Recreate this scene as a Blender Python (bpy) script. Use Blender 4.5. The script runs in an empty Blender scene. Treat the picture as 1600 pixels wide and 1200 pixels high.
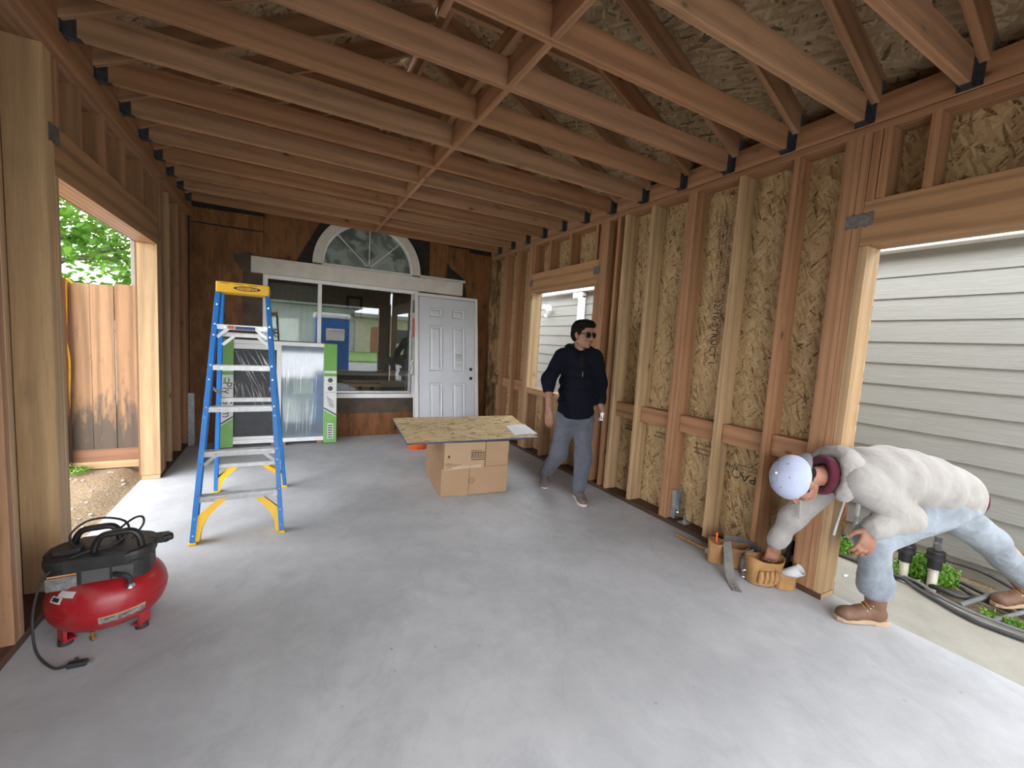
import bpy, bmesh, math, random
import numpy as np
from mathutils import Vector, Matrix, Euler, noise
random.seed(7)
R = math.radians
S = bpy.context.scene
COL = S.collection

# ------------------------------------------------------------------ camera
cam = bpy.data.cameras.new('camera')
cam.sensor_width = 36.0
cam.lens = 664.46 / 1600 * 36
cam.clip_start = 0.02
camo = bpy.data.objects.new('camera', cam)
COL.objects.link(camo)
yaw, pit, rol = 0.49576, -0.09341, 0.06114
fw = Vector((math.sin(yaw) * math.cos(pit), math.cos(yaw) * math.cos(pit), math.sin(pit)))
rt = Vector((math.cos(yaw), -math.sin(yaw), 0))
up = rt.cross(fw)
r2 = math.cos(rol) * rt + math.sin(rol) * up
u2 = -math.sin(rol) * rt + math.cos(rol) * up
M = Matrix((r2, u2, -fw)).transposed().to_4x4()
M.translation = (0, 0, 1.41)
camo.matrix_world = M
S.camera = camo

# ------------------------------------------------------------------ world: bright overcast sky
W = bpy.data.worlds.new('World')
S.world = W
W.use_nodes = True
wn = W.node_tree.nodes
bg = wn['Background']
bg.inputs[0].default_value = (0.93, 0.96, 1.0, 1)
bg.inputs[1].default_value = 3.2
S.view_settings.view_transform = 'Standard'
S.view_settings.look = 'None'
S.view_settings.gamma = 1.0
S.view_settings.use_curve_mapping = False
S.view_settings.exposure = 1.58

# ------------------------------------------------------------------ helpers
def tag(o, label=None, cat=None, group=None, kind=None):
    if label: o['label'] = label
    if cat: o['category'] = cat
    if group: o['group'] = group
    if kind: o['kind'] = kind
    return o

def link(name, me, mat=None, parent=None):
    o = bpy.data.objects.new(name, me)
    COL.objects.link(o)
    if mat is not None and me is not None and not me.materials:
        me.materials.append(mat)
    if parent is not None:
        o.parent = parent
        if parent.name in BOARDS:      # a board has its own turned frame: its pieces keep the thing's frame
            o.matrix_parent_inverse = Matrix.LocRotScale(parent.location, parent.rotation_euler, None).inverted()
    return o
BOARDS = set()

def empty(name, loc=(0, 0, 0), rz=0.0, parent=None):
    o = link(name, None, None, parent)
    o.location = loc
    o.rotation_euler = (0, 0, rz)
    o.empty_display_size = 0.1
    return o

def mesh_from(bm, name, smooth=False):
    me = bpy.data.meshes.new(name)
    bm.normal_update()
    bm.to_mesh(me)
    bm.free()
    if smooth:
        for p in me.polygons:
            p.use_smooth = True
        me.set_sharp_from_angle(angle=R(38))
    return me

_cache = {}
def cbox_mesh(a, b, c, ch, mat):
    """box a x b x c centred at the origin with chamfered edges"""
    key = (round(a, 4), round(b, 4), round(c, 4), ch, mat.name)
    if key in _cache:
        return _cache[key]
    bm = bmesh.new()
    bmesh.ops.create_cube(bm, size=1.0)
    for v in bm.verts:
        v.co = (v.co.x * a, v.co.y * b, v.co.z * c)
    if ch > 0:
        bmesh.ops.bevel(bm, geom=bm.edges[:], offset=ch, segments=1, profile=0.5, affect='EDGES')
    me = mesh_from(bm, 'board')
    me.materials.append(mat)
    _cache[key] = me
    return me

def lum(name, x0, x1, y0, y1, z0, z1, mat, parent=None, ch=0.0018, axis=None):
    """an axis-aligned piece of lumber; its own local x runs along its length"""
    d = (x1 - x0, y1 - y0, z1 - z0)
    if axis is None:
        axis = max(range(3), key=lambda i: d[i])
    dd = {0: d, 1: (d[1], d[0], d[2]), 2: (d[2], d[1], d[0])}[axis]
    me = cbox_mesh(dd[0], dd[1], dd[2], min(ch, min(dd) * 0.3), mat)
    o = link(name, me, None, parent)
    o.location = ((x0 + x1) / 2, (y0 + y1) / 2, (z0 + z1) / 2)
    o.rotation_euler = {0: (0, 0, 0), 1: (0, 0, R(90)), 2: (0, R(-90), 0)}[axis]
    BOARDS.add(o.name)
    return o

def bar(name, p0, p1, w, h, mat, parent=None, ch=0.002, upv=(0, 0, 1)):
    """a rectangular bar from p0 to p1 (w across, h along the up direction)"""
    p0, p1 = Vector(p0), Vector(p1)
    d = p1 - p0
    L = d.length
    x = d / L
    y = Vector(upv).cross(x)
    if y.length < 1e-4:
        y = Vector((0, 1, 0)).cross(x)
    y.normalize()
    z = x.cross(y)
    me = cbox_mesh(L, w, h, min(ch, min(w, h) * 0.3), mat)
    o = link(name, me, None, parent)
    m = Matrix((x, y, z)).transposed().to_4x4()
    m.translation = (p0 + p1) / 2
    o.matrix_basis = m
    return o

def add_box(bm, c, s, rot=None, ch=0.0):
    r = bmesh.ops.create_cube(bm, size=1.0)
    vs = r['verts']
    for v in vs:
        v.co = Vector((v.co.x * s[0], v.co.y * s[1], v.co.z * s[2]))
    if ch:
        es = list({e for v in vs for e in v.link_edges})
        rr = bmesh.ops.bevel(bm, geom=es, offset=ch, segments=2, profile=0.6, affect='EDGES')
        vs = list({v for f in rr['faces'] for v in f.verts} | {v for v in vs if v.is_valid})
    for v in vs:
        co = v.co
        if rot is not None:
            co = rot @ co
        v.co = Vector(c) + co
    return vs

def frame_of(d):
    d = Vector(d).normalized()
    a = Vector((0, 0, 1)) if abs(d.z) < 0.9 else Vector((1, 0, 0))
    x = a.cross(d).normalized()
    return x, d.cross(x)

def add_tube(bm, pts, rads, seg=12, caps=True):
    pts = [Vector(p) for p in pts]
    if not isinstance(rads, (list, tuple)):
        rads = [rads] * len(pts)
    rings = []
    x = None
    for i, p in enumerate(pts):
        t = (pts[min(i + 1, len(pts) - 1)] - pts[max(i - 1, 0)])
        if t.length < 1e-9:
            t = Vector((0, 0, 1))
        t.normalize()
        if x is None:
            x, y = frame_of(t)
        else:
            x = (x - t * x.dot(t)).normalized()
            y = t.cross(x)
        rings.append([bm.verts.new(p + (math.cos(2 * math.pi * k / seg) * x + math.sin(2 * math.pi * k / seg) * y) * rads[i]) for k in range(seg)])
    for a, b in zip(rings, rings[1:]):
        for k in range(seg):
            bm.faces.new((a[k], a[(k + 1) % seg], b[(k + 1) % seg], b[k]))
    if caps:
        bm.faces.new(list(reversed(rings[0])))
        bm.faces.new(rings[-1])

def smooth_path(pts, n=8):
    """Catmull-Rom through the points"""
    P = [Vector(p) for p in pts]
    P = [P[0] * 2 - P[1]] + P + [P[-1] * 2 - P[-2]]
    out = []
    for i in range(1, len(P) - 2):
        for k in range(n):
            t = k / n
            a, b, c, d = P[i - 1], P[i], P[i + 1], P[i + 2]
            out.append(0.5 * ((2 * b) + (c - a) * t + (2 * a - 5 * b + 4 * c - d) * t * t + (3 * b - a - 3 * c + d) * t ** 3))
    out.append(P[-2])
    return out

def tube(name, pts, rads, mat, parent=None, seg=12, n=0, caps=True):
    bm = bmesh.new()
    if n:
        k0 = len(pts)
        pts = smooth_path(pts, n)
        if isinstance(rads, (list, tuple)):
            rads = [rads[min(i // n, k0 - 2)] * (1 - (i - min(i // n, k0 - 2) * n) / n) + rads[min(i // n, k0 - 2) + 1] * (i - min(i // n, k0 - 2) * n) / n for i in range(len(pts))]
    add_tube(bm, pts, rads, seg, caps)
    return link(name, mesh_from(bm, name, True), mat, parent)

class Prims(list):
    pass

def add_ell(bm, c, r, rot=None, seg=20, rings=12):
    if isinstance(bm, Prims):
        bm.append(('e', np.array(c), np.array(r), np.array(rot if rot is not None else Matrix.Identity(3)))); return
    res = bmesh.ops.create_uvsphere(bm, u_segments=seg, v_segments=rings, radius=1.0)
    for v in res['verts']:
        co = Vector((v.co.x * r[0], v.co.y * r[1], v.co.z * r[2]))
        if rot is not None:
            co = rot @ co
        v.co = Vector(c) + co
    return res['verts']

def add_cap(bm, p0, p1, r0, r1, seg=14, flat=None):
    """a tapered capsule"""
    if isinstance(bm, Prims):
        bm.append(('c', np.array(p0), np.array(p1), r0, r1)); return
    p0, p1 = Vector(p0), Vector(p1)
    d = (p1 - p0)
    t = d.normalized()
    pts, rr = [], []
    for k in range(5):
        a = math.pi / 2 * (1 - k / 5)
        pts.append(p0 - t * r0 * math.sin(a)); rr.append(max(r0 * math.cos(a), r0 * 0.04))
    pts.append(p0); rr.append(r0)
    pts.append(p1); rr.append(r1)
    for k in range(1, 6):
        a = math.pi / 2 * k / 5
        pts.append(p1 + t * r1 * math.sin(a)); rr.append(max(r1 * math.cos(a), r1 * 0.04))
    add_tube(bm, pts, rr, seg)

def lathe(name, prof, mat, parent=None, loc=(0, 0, 0), rot=None, seg=32, close=False):
    bm = bmesh.new()
    rings = []
    for r, z in prof:
        rings.append([bm.verts.new((r * math.cos(2 * math.pi * k / seg), r * math.sin(2 * math.pi * k / seg), z)) for k in range(seg)])
    for a, b in zip(rings, rings[1:]):
        for k in range(seg):
            bm.faces.new((a[k], a[(k + 1) % seg], b[(k + 1) % seg], b[k]))
    if prof[0][0] > 1e-5: bm.faces.new(list(reversed(rings[0])))
    if prof[-1][0] > 1e-5: bm.faces.new(rings[-1])
    bmesh.ops.remove_doubles(bm, verts=bm.verts[:], dist=1e-5)
    o = link(name, mesh_from(bm, name, True), mat, parent)
    o.location = loc
    if rot: o.rotation_euler = rot
    return o

def prism(name, poly, h, mat, parent=None, m=None, ch=0.0, smooth=False):
    """extrude a 2-D outline (counter-clockwise) from z=0 to z=h, placed by matrix m"""
    bm = bmesh.new()
    a = [bm.verts.new((p[0], p[1], 0)) for p in poly]
    b = [bm.verts.new((p[0], p[1], h)) for p in poly]
    bm.faces.new(list(reversed(a)))
    bm.faces.new(b)
    n = len(poly)
    for k in range(n):
        bm.faces.new((a[k], a[(k + 1) % n], b[(k + 1) % n], b[k]))
    if ch:
        es = [e for e in bm.edges if abs(e.verts[0].co.z - e.verts[1].co.z) < 1e-6]
        bmesh.ops.bevel(bm, geom=es, offset=ch, segments=2, profile=0.6, affect='EDGES')
    o = link(name, mesh_from(bm, name, smooth), mat, parent)
    if m is not None: o.matrix_basis = m
    return o

def basis(origin, x, y):
    x = Vector(x).normalized(); y = Vector(y).normalized(); z = x.cross(y).normalized()
    m = Matrix((x, y, z)).transposed().to_4x4()
    m.translation = Vector(origin)
    return m

def text(name, body, size, m, mat, parent=None, sx=1.0, depth=0.0006, align='CENTER'):
    cu = bpy.data.curves.new(name, 'FONT')
    cu.body = body; cu.size = size; cu.align_x = align; cu.align_y = 'CENTER'
    cu.extrude = depth
    cu.resolution_u = 2
    t = bpy.data.objects.new(name, cu)
    COL.objects.link(t)
    dg = bpy.context.evaluated_depsgraph_get()
    me = bpy.data.meshes.new_from_object(t.evaluated_get(dg))
    bpy.data.objects.remove(t); bpy.data.curves.remove(cu)
    for v in me.vertices: v.co.x *= sx
    o = link(name, me, None, parent)
    me.materials.clear(); me.materials.append(mat)
    o.matrix_basis = m
    return o

def blob(name, build, voxel, mat, parent=None, k=0.012, wrinkle=None):
    """fuse overlapping shapes into one continuous skin: blended distance field, then surface nets"""
    P = Prims()
    build(P)
    lo = np.full(3, 1e9); hi = np.full(3, -1e9); boxes = []
    mg = 3 * voxel + k
    for q in P:
        if q[0] == 'e':
            ext = np.sqrt(((q[3] * q[2][None, :]) ** 2).sum(1)); a, b = q[1] - ext, q[1] + ext
        else:
            a = np.minimum(q[1] - q[3], q[2] - q[4]); b = np.maximum(q[1] + q[3], q[2] + q[4])
        boxes.append((a - mg, b + mg)); lo = np.minimum(lo, a - mg); hi = np.maximum(hi, b + mg)
    lo -= 2 * voxel
    n = np.ceil((hi - lo) / voxel).astype(int) + 3
    F = np.full(n, 0.05, np.float32)
    for q, (a, b) in zip(P, boxes):
        i0 = np.maximum(0, ((a - lo) / voxel).astype(int)); i1 = np.minimum(n, ((b - lo) / voxel).astype(int) + 2)
        g = [(lo[d] + voxel * np.arange(i0[d], i1[d])).astype(np.float32) for d in range(3)]
        X, Y, Z = np.meshgrid(*g, indexing='ij', sparse=True)
        if q[0] == 'e':
            c, r, m = q[1], q[2], q[3]
            dx, dy, dz = X - c[0], Y - c[1], Z - c[2]
            k0 = 0.0; k1 = 0.0
            for d in range(3):
                u = dx * m[0, d] + dy * m[1, d] + dz * m[2, d]
                k0 = k0 + (u / r[d]) ** 2; k1 = k1 + (u / r[d] ** 2) ** 2
            k0 = np.sqrt(k0); D = k0 * (k0 - 1) / np.maximum(np.sqrt(k1), 1e-6)
        else:
            p, e = q[1], q[2] - q[1]
            L2 = max(float(e @ e), 1e-9)
            dx, dy, dz = X - p[0], Y - p[1], Z - p[2]
            h = np.clip((dx * e[0] + dy * e[1] + dz * e[2]) / L2, 0, 1)
            D = np.sqrt((dx - h * e[0]) ** 2 + (dy - h * e[1]) ** 2 + (dz - h * e[2]) ** 2) - (q[3] + (q[4] - q[3]) * h)
        sl = tuple(slice(i0[d], i1[d]) for d in range(3))
        A = F[sl]
        h = np.clip(0.5 + 0.5 * (A - D) / k, 0, 1)
        F[sl] = A + (D - A) * h - k * h * (1 - h)
    S_ = F < 0
    cell = np.zeros(np.array(S_.shape) - 1, np.uint8)
    for a in (0, 1):
        for b in (0, 1):
            for c in (0, 1):
                cell += S_[a:S_.shape[0] - 1 + a, b:S_.shape[1] - 1 + b, c:S_.shape[2] - 1 + c]
    act = np.argwhere((cell > 0) & (cell < 8))
    idx = np.full(cell.shape, -1, np.int32); idx[tuple(act.T)] = np.arange(len(act))
    acc = np.zeros((len(act), 3)); cnt = np.zeros(len(act))
    cor = [(a, b, c) for a in (0, 1) for b in (0, 1) for c in (0, 1)]
    val = {o: F[act[:, 0] + o[0], act[:, 1] + o[1], act[:, 2] + o[2]] for o in cor}
    for o in cor:
        for d in range(3):
            if o[d] == 0:
                o2 = tuple(o[i] + (i == d) for i in range(3))
                a, b = val[o], val[o2]
                m = (a < 0) != (b < 0)
                t = np.where(m, a / np.where(a == b, 1, a - b), 0)
                for i in range(3): acc[:, i] += np.where(m, o[i] + (t if i == d else 0), 0)
                cnt += m
    V_ = lo + voxel * (act + acc / cnt[:, None])
    quads = []
    for d in range(3):
        e, f = (d + 1) % 3, (d + 2) % 3
        s0 = [slice(1, -1)] * 3; s1 = [slice(1, -1)] * 3
        s0[d] = slice(0, -1); s1[d] = slice(1, None)
        a, b = S_[tuple(s0)], S_[tuple(s1)]
        ed = np.argwhere(a != b)
        st = a[tuple(ed.T)]
        base = ed + np.array([0 if i == d else 1 for i in range(3)])
        def cid(de, df):
            c = base.copy(); c[:, e] -= de; c[:, f] -= df
            return idx[tuple(c.T)]
        q = np.stack([cid(1, 1), cid(0, 1), cid(0, 0), cid(1, 0)], 1)
        q[~st] = q[~st][:, ::-1]
        quads.append(q)
    Q = np.concatenate(quads)
    me = bpy.data.meshes.new(name)
    me.vertices.add(len(V_)); me.vertices.foreach_set('co', V_.astype(np.float32).ravel())
    me.loops.add(len(Q) * 4); me.loops.foreach_set('vertex_index', Q.astype(np.int32).ravel())
    me.polygons.add(len(Q)); me.polygons.foreach_set('loop_start', np.arange(0, len(Q) * 4, 4, dtype=np.int32))
    me.polygons.foreach_set('use_smooth', np.ones(len(Q), bool))
    me.update(calc_edges=True)
    if wrinkle:
        amp, f, st = wrinkle
        nor = np.empty(len(V_) * 3, np.float32); me.vertices.foreach_get('normal', nor); nor = nor.reshape(-1, 3)
        w = np.array([noise.noise(Vector((v[0] * f * st[0], v[1] * f * st[1], v[2] * f * st[2]))) for v in V_])
        w2 = np.array([1 - 2 * abs(noise.noise(Vector((v[0] * f * 2.2 * st[0] + 7, v[1] * f * 2.2 * st[1], v[2] * f * 2.2 * st[2])))) for v in V_])
        V2 = V_ + nor * (amp * (w + 0.45 * w2))[:, None]
        me.vertices.foreach_set('co', V2.astype(np.float32).ravel()); me.update()
    me.materials.append(mat)
    return link(name, me, None, parent)

# ------------------------------------------------------------------ materials
class NT:
    def __init__(s, name):
        s.m = bpy.data.materials.new(name); s.m.use_nodes = True
        s.t = s.m.node_tree; s.n = s.t.nodes
        s.b = s.n['Principled BSDF']; s.out = s.n['Material Output']
    def new(s, typ, **kw):
        nd = s.n.new(typ)
        for k, v in kw.items(): setattr(nd, k, v)
        return nd
    def lk(s, a, b): s.t.links.new(a, b)
    def set(s, sock, v):
        if hasattr(v, 'is_linked') or hasattr(v, 'links'): s.lk(v, sock)
        else: sock.default_value = v
    def coord(s, kind='Object'): return s.new('ShaderNodeTexCoord').outputs[kind]
    def mapping(s, vec, scale=(1, 1, 1), rot=(0, 0, 0), loc=(0, 0, 0)):
        m = s.new('ShaderNodeMapping'); s.lk(vec, m.inputs[0])
        m.inputs['Scale'].default_value = scale; m.inputs['Rotation'].default_value = rot
        s.set(m.inputs['Location'], loc)
        return m.outputs[0]
    def noise(s, vec, scale, detail=3, rough=0.55, dist=0.0, out='Fac'):
        n = s.new('ShaderNodeTexNoise'); s.lk(vec, n.inputs['Vector'])
        n.inputs['Scale'].default_value = scale; n.inputs['Detail'].default_value = detail
        n.inputs['Roughness'].default_value = rough; n.inputs['Distortion'].default_value = dist
        return n.outputs[out]
    def voro(s, vec, scale, out='Distance', feat='F1', rnd=1.0):
        n = s.new('ShaderNodeTexVoronoi', feature=feat); s.lk(vec, n.inputs['Vector'])
        n.inputs['Scale'].default_value = scale; n.inputs['Randomness'].default_value = rnd
        return n.outputs[out]
    def ramp(s, fac, stops, interp='LINEAR'):
        r = s.new('ShaderNodeValToRGB'); s.lk(fac, r.inputs[0])
        r.color_ramp.interpolation = interp
        e = r.color_ramp.elements
        while len(e) < len(stops): e.new(0.5)
        for el, (p, c) in zip(e, stops):
            el.position = p
            el.color = (c, c, c, 1) if not isinstance(c, (tuple, list)) else (*c[:3], 1)
        return r.outputs[0]
    def mix(s, fac, a, b, mode='MIX'):
        m = s.new('ShaderNodeMix', data_type='RGBA', blend_type=mode)
        s.set(m.inputs[0], fac)
        for sock, v in ((m.inputs[6], a), (m.inputs[7], b)):
            s.set(sock, (*v, 1) if isinstance(v, (tuple, list)) and len(v) == 3 else v)
        return m.outputs[2]
    def math(s, op, a, b=0.0):
        m = s.new('ShaderNodeMath', operation=op)
        s.set(m.inputs[0], a); s.set(m.inputs[1], b)
        return m.outputs[0]
    def rand(s): return s.new('ShaderNodeObjectInfo').outputs['Random']
    def bump(s, h, strength=0.2, dist=0.01):
        b = s.new('ShaderNodeBump'); b.inputs['Strength'].default_value = strength
        b.inputs['Distance'].default_value = dist
        s.lk(h, b.inputs['Height']); s.lk(b.outputs[0], s.b.inputs['Normal'])
    def done(s, col=None, rough=0.6, metal=0.0, spec=0.5, **kw):
        if col is not None:
            s.set(s.b.inputs['Base Color'], (*col, 1) if isinstance(col, (tuple, list)) and len(col) == 3 else col)
        s.set(s.b.inputs['Roughness'], rough); s.b.inputs['Metallic'].default_value = metal
        s.b.inputs['Specular IOR Level'].default_value = spec
        for k, v in kw.items(): s.set(s.b.inputs[k], v)
        return s.m

def plain(name, col, rough=0.6, metal=0.0, spec=0.5, var=0.12, scale=9.0, bump=0.0, **kw):
    """one colour with a little mottling"""
    t = NT(name)
    c = t.coord()
    f = t.noise(c, scale, 4, 0.6)
    lo = tuple(max(0, x * (1 - var)) for x in col); hi = tuple(min(1, x * (1 + var)) for x in col)
    cc = t.ramp(f, [(0.3, lo), (0.7, hi)])
    if bump: t.bump(t.noise(c, scale * 8, 4), bump, 0.004)
    return t.done(cc, rough, metal, spec, **kw)

def wood(name, cols, rough=0.62, ring=0.5, knot=1.0, dark=0.72, stain=0.0, lo=0.58, wet=0.0):
    t = NT(name)
    c = t.coord()
    rd = t.rand()
    off = t.new('ShaderNodeCombineXYZ')
    t.lk(t.math('MULTIPLY', rd, 37.0), off.inputs[0]); t.lk(t.math('MULTIPLY', rd, 11.0), off.inputs[1]); t.lk(t.math('MULTIPLY', rd, 5.0), off.inputs[2])
    p = t.mapping(c, loc=off.outputs[0])
    wv = t.new('ShaderNodeTexWave', wave_type='RINGS', rings_direction='X', wave_profile='SIN')
    pw = t.mapping(p, scale=(0.25, 4.0, 4.0))
    t.lk(pw, wv.inputs['Vector'])
    wv.inputs['Scale'].default_value = 2.2; wv.inputs['Distortion'].default_value = 5.5
    wv.inputs['Detail'].default_value = 3; wv.inputs['Detail Scale'].default_value = 0.6
    g1 = t.noise(t.mapping(p, scale=(1.1, 16, 16)), 1.6, 4, 0.6, 0.4)
    g2 = t.noise(t.mapping(p, scale=(3, 90, 90)), 2.0, 3, 0.6)
    base = t.ramp(rd, [(i / (len(cols) - 1), cc) for i, cc in enumerate(cols)])
    sh = t.ramp(g1, [(0.3, 0.82), (0.7, 1.06)])
    col = t.mix(1.0, base, sh, 'MULTIPLY')
    rg = t.ramp(wv.outputs['Fac'], [(0.0, 1.06), (0.55, 1.0), (0.95, 1.0 - 0.34 * ring)])
    col = t.mix(1.0, col, rg, 'MULTIPLY')
    col = t.mix(1.0, col, t.ramp(g2, [(0.3, 0.9), (0.7, 1.06)]), 'MULTIPLY')
    if knot:
        vd = t.voro(t.mapping(p, scale=(2.1, 4.4, 4.4)), 1.25)
        km = t.ramp(vd, [(0.0, 1.0), (0.045 * knot, 0.9), (0.085 * knot, 0.0)])
        kd = tuple(x * 0.32 for x in cols[0])
        col = t.mix(km, col, kd)
        halo = t.ramp(vd, [(0.0, dark), (0.20 * knot, 1.0)])
        col = t.mix(1.0, col, halo, 'MULTIPLY')
    if stain:
        st = t.ramp(t.noise(t.mapping(p, scale=(2.5, 7, 7)), 1.5, 6, 0.7), [(lo, 0.0), (lo + 0.14, stain)])
        col = t.mix(st, col, tuple(x * 0.25 for x in cols[0]))
    if wet:      # grey water stain creeping up from the board's foot
        sx = t.new('ShaderNodeSeparateXYZ'); t.lk(c, sx.inputs[0])
        ed = t.math('ADD', sx.outputs[0], t.math('MULTIPLY', t.math('SUBTRACT', t.noise(t.mapping(p, scale=(3, 14, 14)), 1.5, 5, 0.65), 0.5), 1.3))
        col = t.mix(t.ramp(t.math('ADD', ed, 0.5), [(0.0, wet), (0.30, 0.0)]), col, (0.075, 0.062, 0.05))
    t.bump(g1, 0.12, 0.004)
    return t.done(col, rough, spec=0.3)

def osb(name, pal, k=1.0):
    t = NT(name)
    rd = t.rand()
    off = t.new('ShaderNodeCombineXYZ')
    t.lk(t.math('MULTIPLY', rd, 23.0), off.inputs[0]); t.lk(t.math('MULTIPLY', rd, 41.0), off.inputs[1])
    c = t.mapping(t.coord(), loc=off.outputs[0])
    wob = t.new('ShaderNodeMix', data_type='RGBA', blend_type='LINEAR_LIGHT')
    wob.inputs[0].default_value = 0.012
    t.lk(c, wob.inputs[6]); t.lk(t.noise(c, 9, 2, out='Color'), wob.inputs[7])
    c = wob.outputs[2]
    tone = None
    for i, a in enumerate((0.25, 1.35, 2.25, 0.8, 2.8)):
        v = t.new('ShaderNodeTexVoronoi', voronoi_dimensions='2D', feature='F1')
        t.lk(t.mapping(t.mapping(c, rot=(0, 0, a)), scale=(14 * k, 80 * k, 1), loc=(i * 3.7, i * 1.3, 0)), v.inputs['Vector'])
        v.inputs['Scale'].default_value = 1.0
        sp = t.new('ShaderNodeSeparateColor'); t.lk(v.outputs['Color'], sp.inputs[0])
        shade = t.math('MULTIPLY', sp.outputs[0], t.ramp(v.outputs['Distance'], [(0.0, 1.0), (0.35, 0.97), (0.8, 0.72)]))
        if tone is None:
            tone = shade
        else:
            msk = t.math('GREATER_THAN', sp.outputs[1], 0.6)
            m = t.new('ShaderNodeMix', data_type='FLOAT')
            t.lk(msk, m.inputs[0]); t.lk(tone, m.inputs[2]); t.lk(shade, m.inputs[3])
            tone = m.outputs[0]
    f = t.noise(t.mapping(t.mapping(c, rot=(0, 0, 0.6)), scale=(40, 160, 1)), 1.0, 2)
    tone2 = t.math('ADD', tone, t.math('MULTIPLY', t.math('SUBTRACT', f, 0.5), 0.35))
    col = t.ramp(tone2, [(0.0, pal[0]), (0.02, pal[0]), (0.06, pal[1]), (0.22, pal[2]), (0.5, pal[3]), (0.9, pal[4])])
    big = t.ramp(t.noise(c, 1.7, 3), [(0.3, 0.86), (0.7, 1.08)])
    col = t.mix(1.0, col, big, 'MULTIPLY')
    t.bump(tone, 0.35, 0.004)
    return t.done(col, 0.7, spec=0.25)

FIR = [(0.36, 0.185, 0.098), (0.40, 0.22, 0.118), (0.42, 0.245, 0.132), (0.38, 0.20, 0.108), (0.44, 0.27, 0.148)]
PALE = [(0.45, 0.29, 0.152), (0.49, 0.33, 0.178), (0.52, 0.36, 0.198)]
REDF = [(0.36, 0.178, 0.086), (0.39, 0.205, 0.104), (0.37, 0.188, 0.094)]
M_fir = wood('fir_lumber', FIR, stain=0.35)
M_pale = wood('pale_fir_lumber', PALE)
M_red = wood('red_fir_lumber', REDF)
M_beam = wood('header_beam', [(0.377, 0.205, 0.098), (0.426, 0.238, 0.115)], ring=0.8, knot=0.8)
M_post = wood('post_lumber', [(0.52, 0.335, 0.165), (0.55, 0.36, 0.185)], knot=1.3, ring=0.2)
M_pt = wood('treated_plate', [(0.085, 0.045, 0.03), (0.11, 0.06, 0.04)], knot=0.0)
M_mould = wood('stained_stud', [(0.42, 0.25, 0.12), (0.45, 0.27, 0.14)], stain=0.95, lo=0.40)
M_ply = wood('old_plywood', [(0.223, 0.093, 0.034), (0.248, 0.108, 0.040), (0.205, 0.081, 0.031)], ring=0.0, knot=1.6, stain=0.45, lo=0.46)
M_plyd = wood('left_sheathing', [(0.240, 0.120, 0.056), (0.272, 0.140, 0.068)], ring=0.6, knot=0.6)
M_fence = wood('cedar_board', [(0.37, 0.19, 0.09), (0.31, 0.165, 0.085), (0.40, 0.235, 0.125), (0.30, 0.18, 0.11)], ring=0.8, knot=0.9, stain=0.5, wet=0.9)
M_osb = osb('osb_sheathing', [(0.12, 0.065, 0.028), (0.25, 0.15, 0.066), (0.345, 0.225, 0.105), (0.405, 0.28, 0.14), (0.49, 0.36, 0.20)])
M_osbr = osb('osb_roof_sheathing', [(0.10, 0.065, 0.035), (0.21, 0.145, 0.08), (0.30, 0.215, 0.12), (0.36, 0.265, 0.155), (0.46, 0.355, 0.22)], 0.7)
M_osbt = osb('osb_board', [(0.16, 0.09, 0.04), (0.44, 0.29, 0.12), (0.58, 0.43, 0.23), (0.66, 0.51, 0.29), (0.72, 0.58, 0.36)], 0.55)

def concrete(name, a, b, stain):
    t = NT(name)
    c = t.coord()
    n1 = t.noise(c, 1.1, 7, 0.62, 0.6)
    n2 = t.noise(c, 6, 7, 0.7)
    n3 = t.noise(t.mapping(t.mapping(c, rot=(0, 0, 0.5)), scale=(1, 2.2, 1)), 1.7, 7, 0.72, 0.8)
    n4 = t.noise(c, 0.45, 4, 0.5)
    col = t.ramp(n1, [(0.32, a), (0.66, b)])
    col = t.mix(1.0, col, t.ramp(n2, [(0.3, 0.88), (0.7, 1.07)]), 'MULTIPLY')
    col = t.mix(1.0, col, t.ramp(n4, [(0.35, 0.92), (0.65, 1.04)]), 'MULTIPLY')
    col = t.mix(t.ramp(n3, [(0.54, 0.0), (0.76, stain)]), col, tuple(x * 0.55 for x in a))
    for rz_, sx in ((0.7, 3.0), (-0.9, 2.2)):
        sc = t.ramp(t.noise(t.mapping(t.mapping(c, rot=(0, 0, rz_)), scale=(sx, 45, 1)), 1.0, 4, 0.6), [(0.67, 0.0), (0.75, 0.20)])
        col = t.mix(sc, col, tuple(x * 0.6 for x in a))
    msk = t.ramp(t.noise(c, 1.3, 2), [(0.5, 0.0), (0.6, 1.0)])
    sp = t.ramp(t.voro(t.mapping(c, scale=(9, 12, 1)), 1.0), [(0.05, 0.6), (0.10, 0.0)])
    col = t.mix(t.math('MULTIPLY', sp, msk), col, (0.20, 0.18, 0.15))
    t.bump(n2, 0.10, 0.004)
    return t.done(col, t.ramp(n1, [(0.3, 0.48), (0.7, 0.66)]), spec=0.35)
M_conc = concrete('slab_concrete', (0.40, 0.405, 0.415), (0.50, 0.505, 0.52), 0.38)
M_walk = concrete('walkway_concrete', (0.31, 0.29, 0.245), (0.37, 0.35, 0.30), 0.3)

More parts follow.
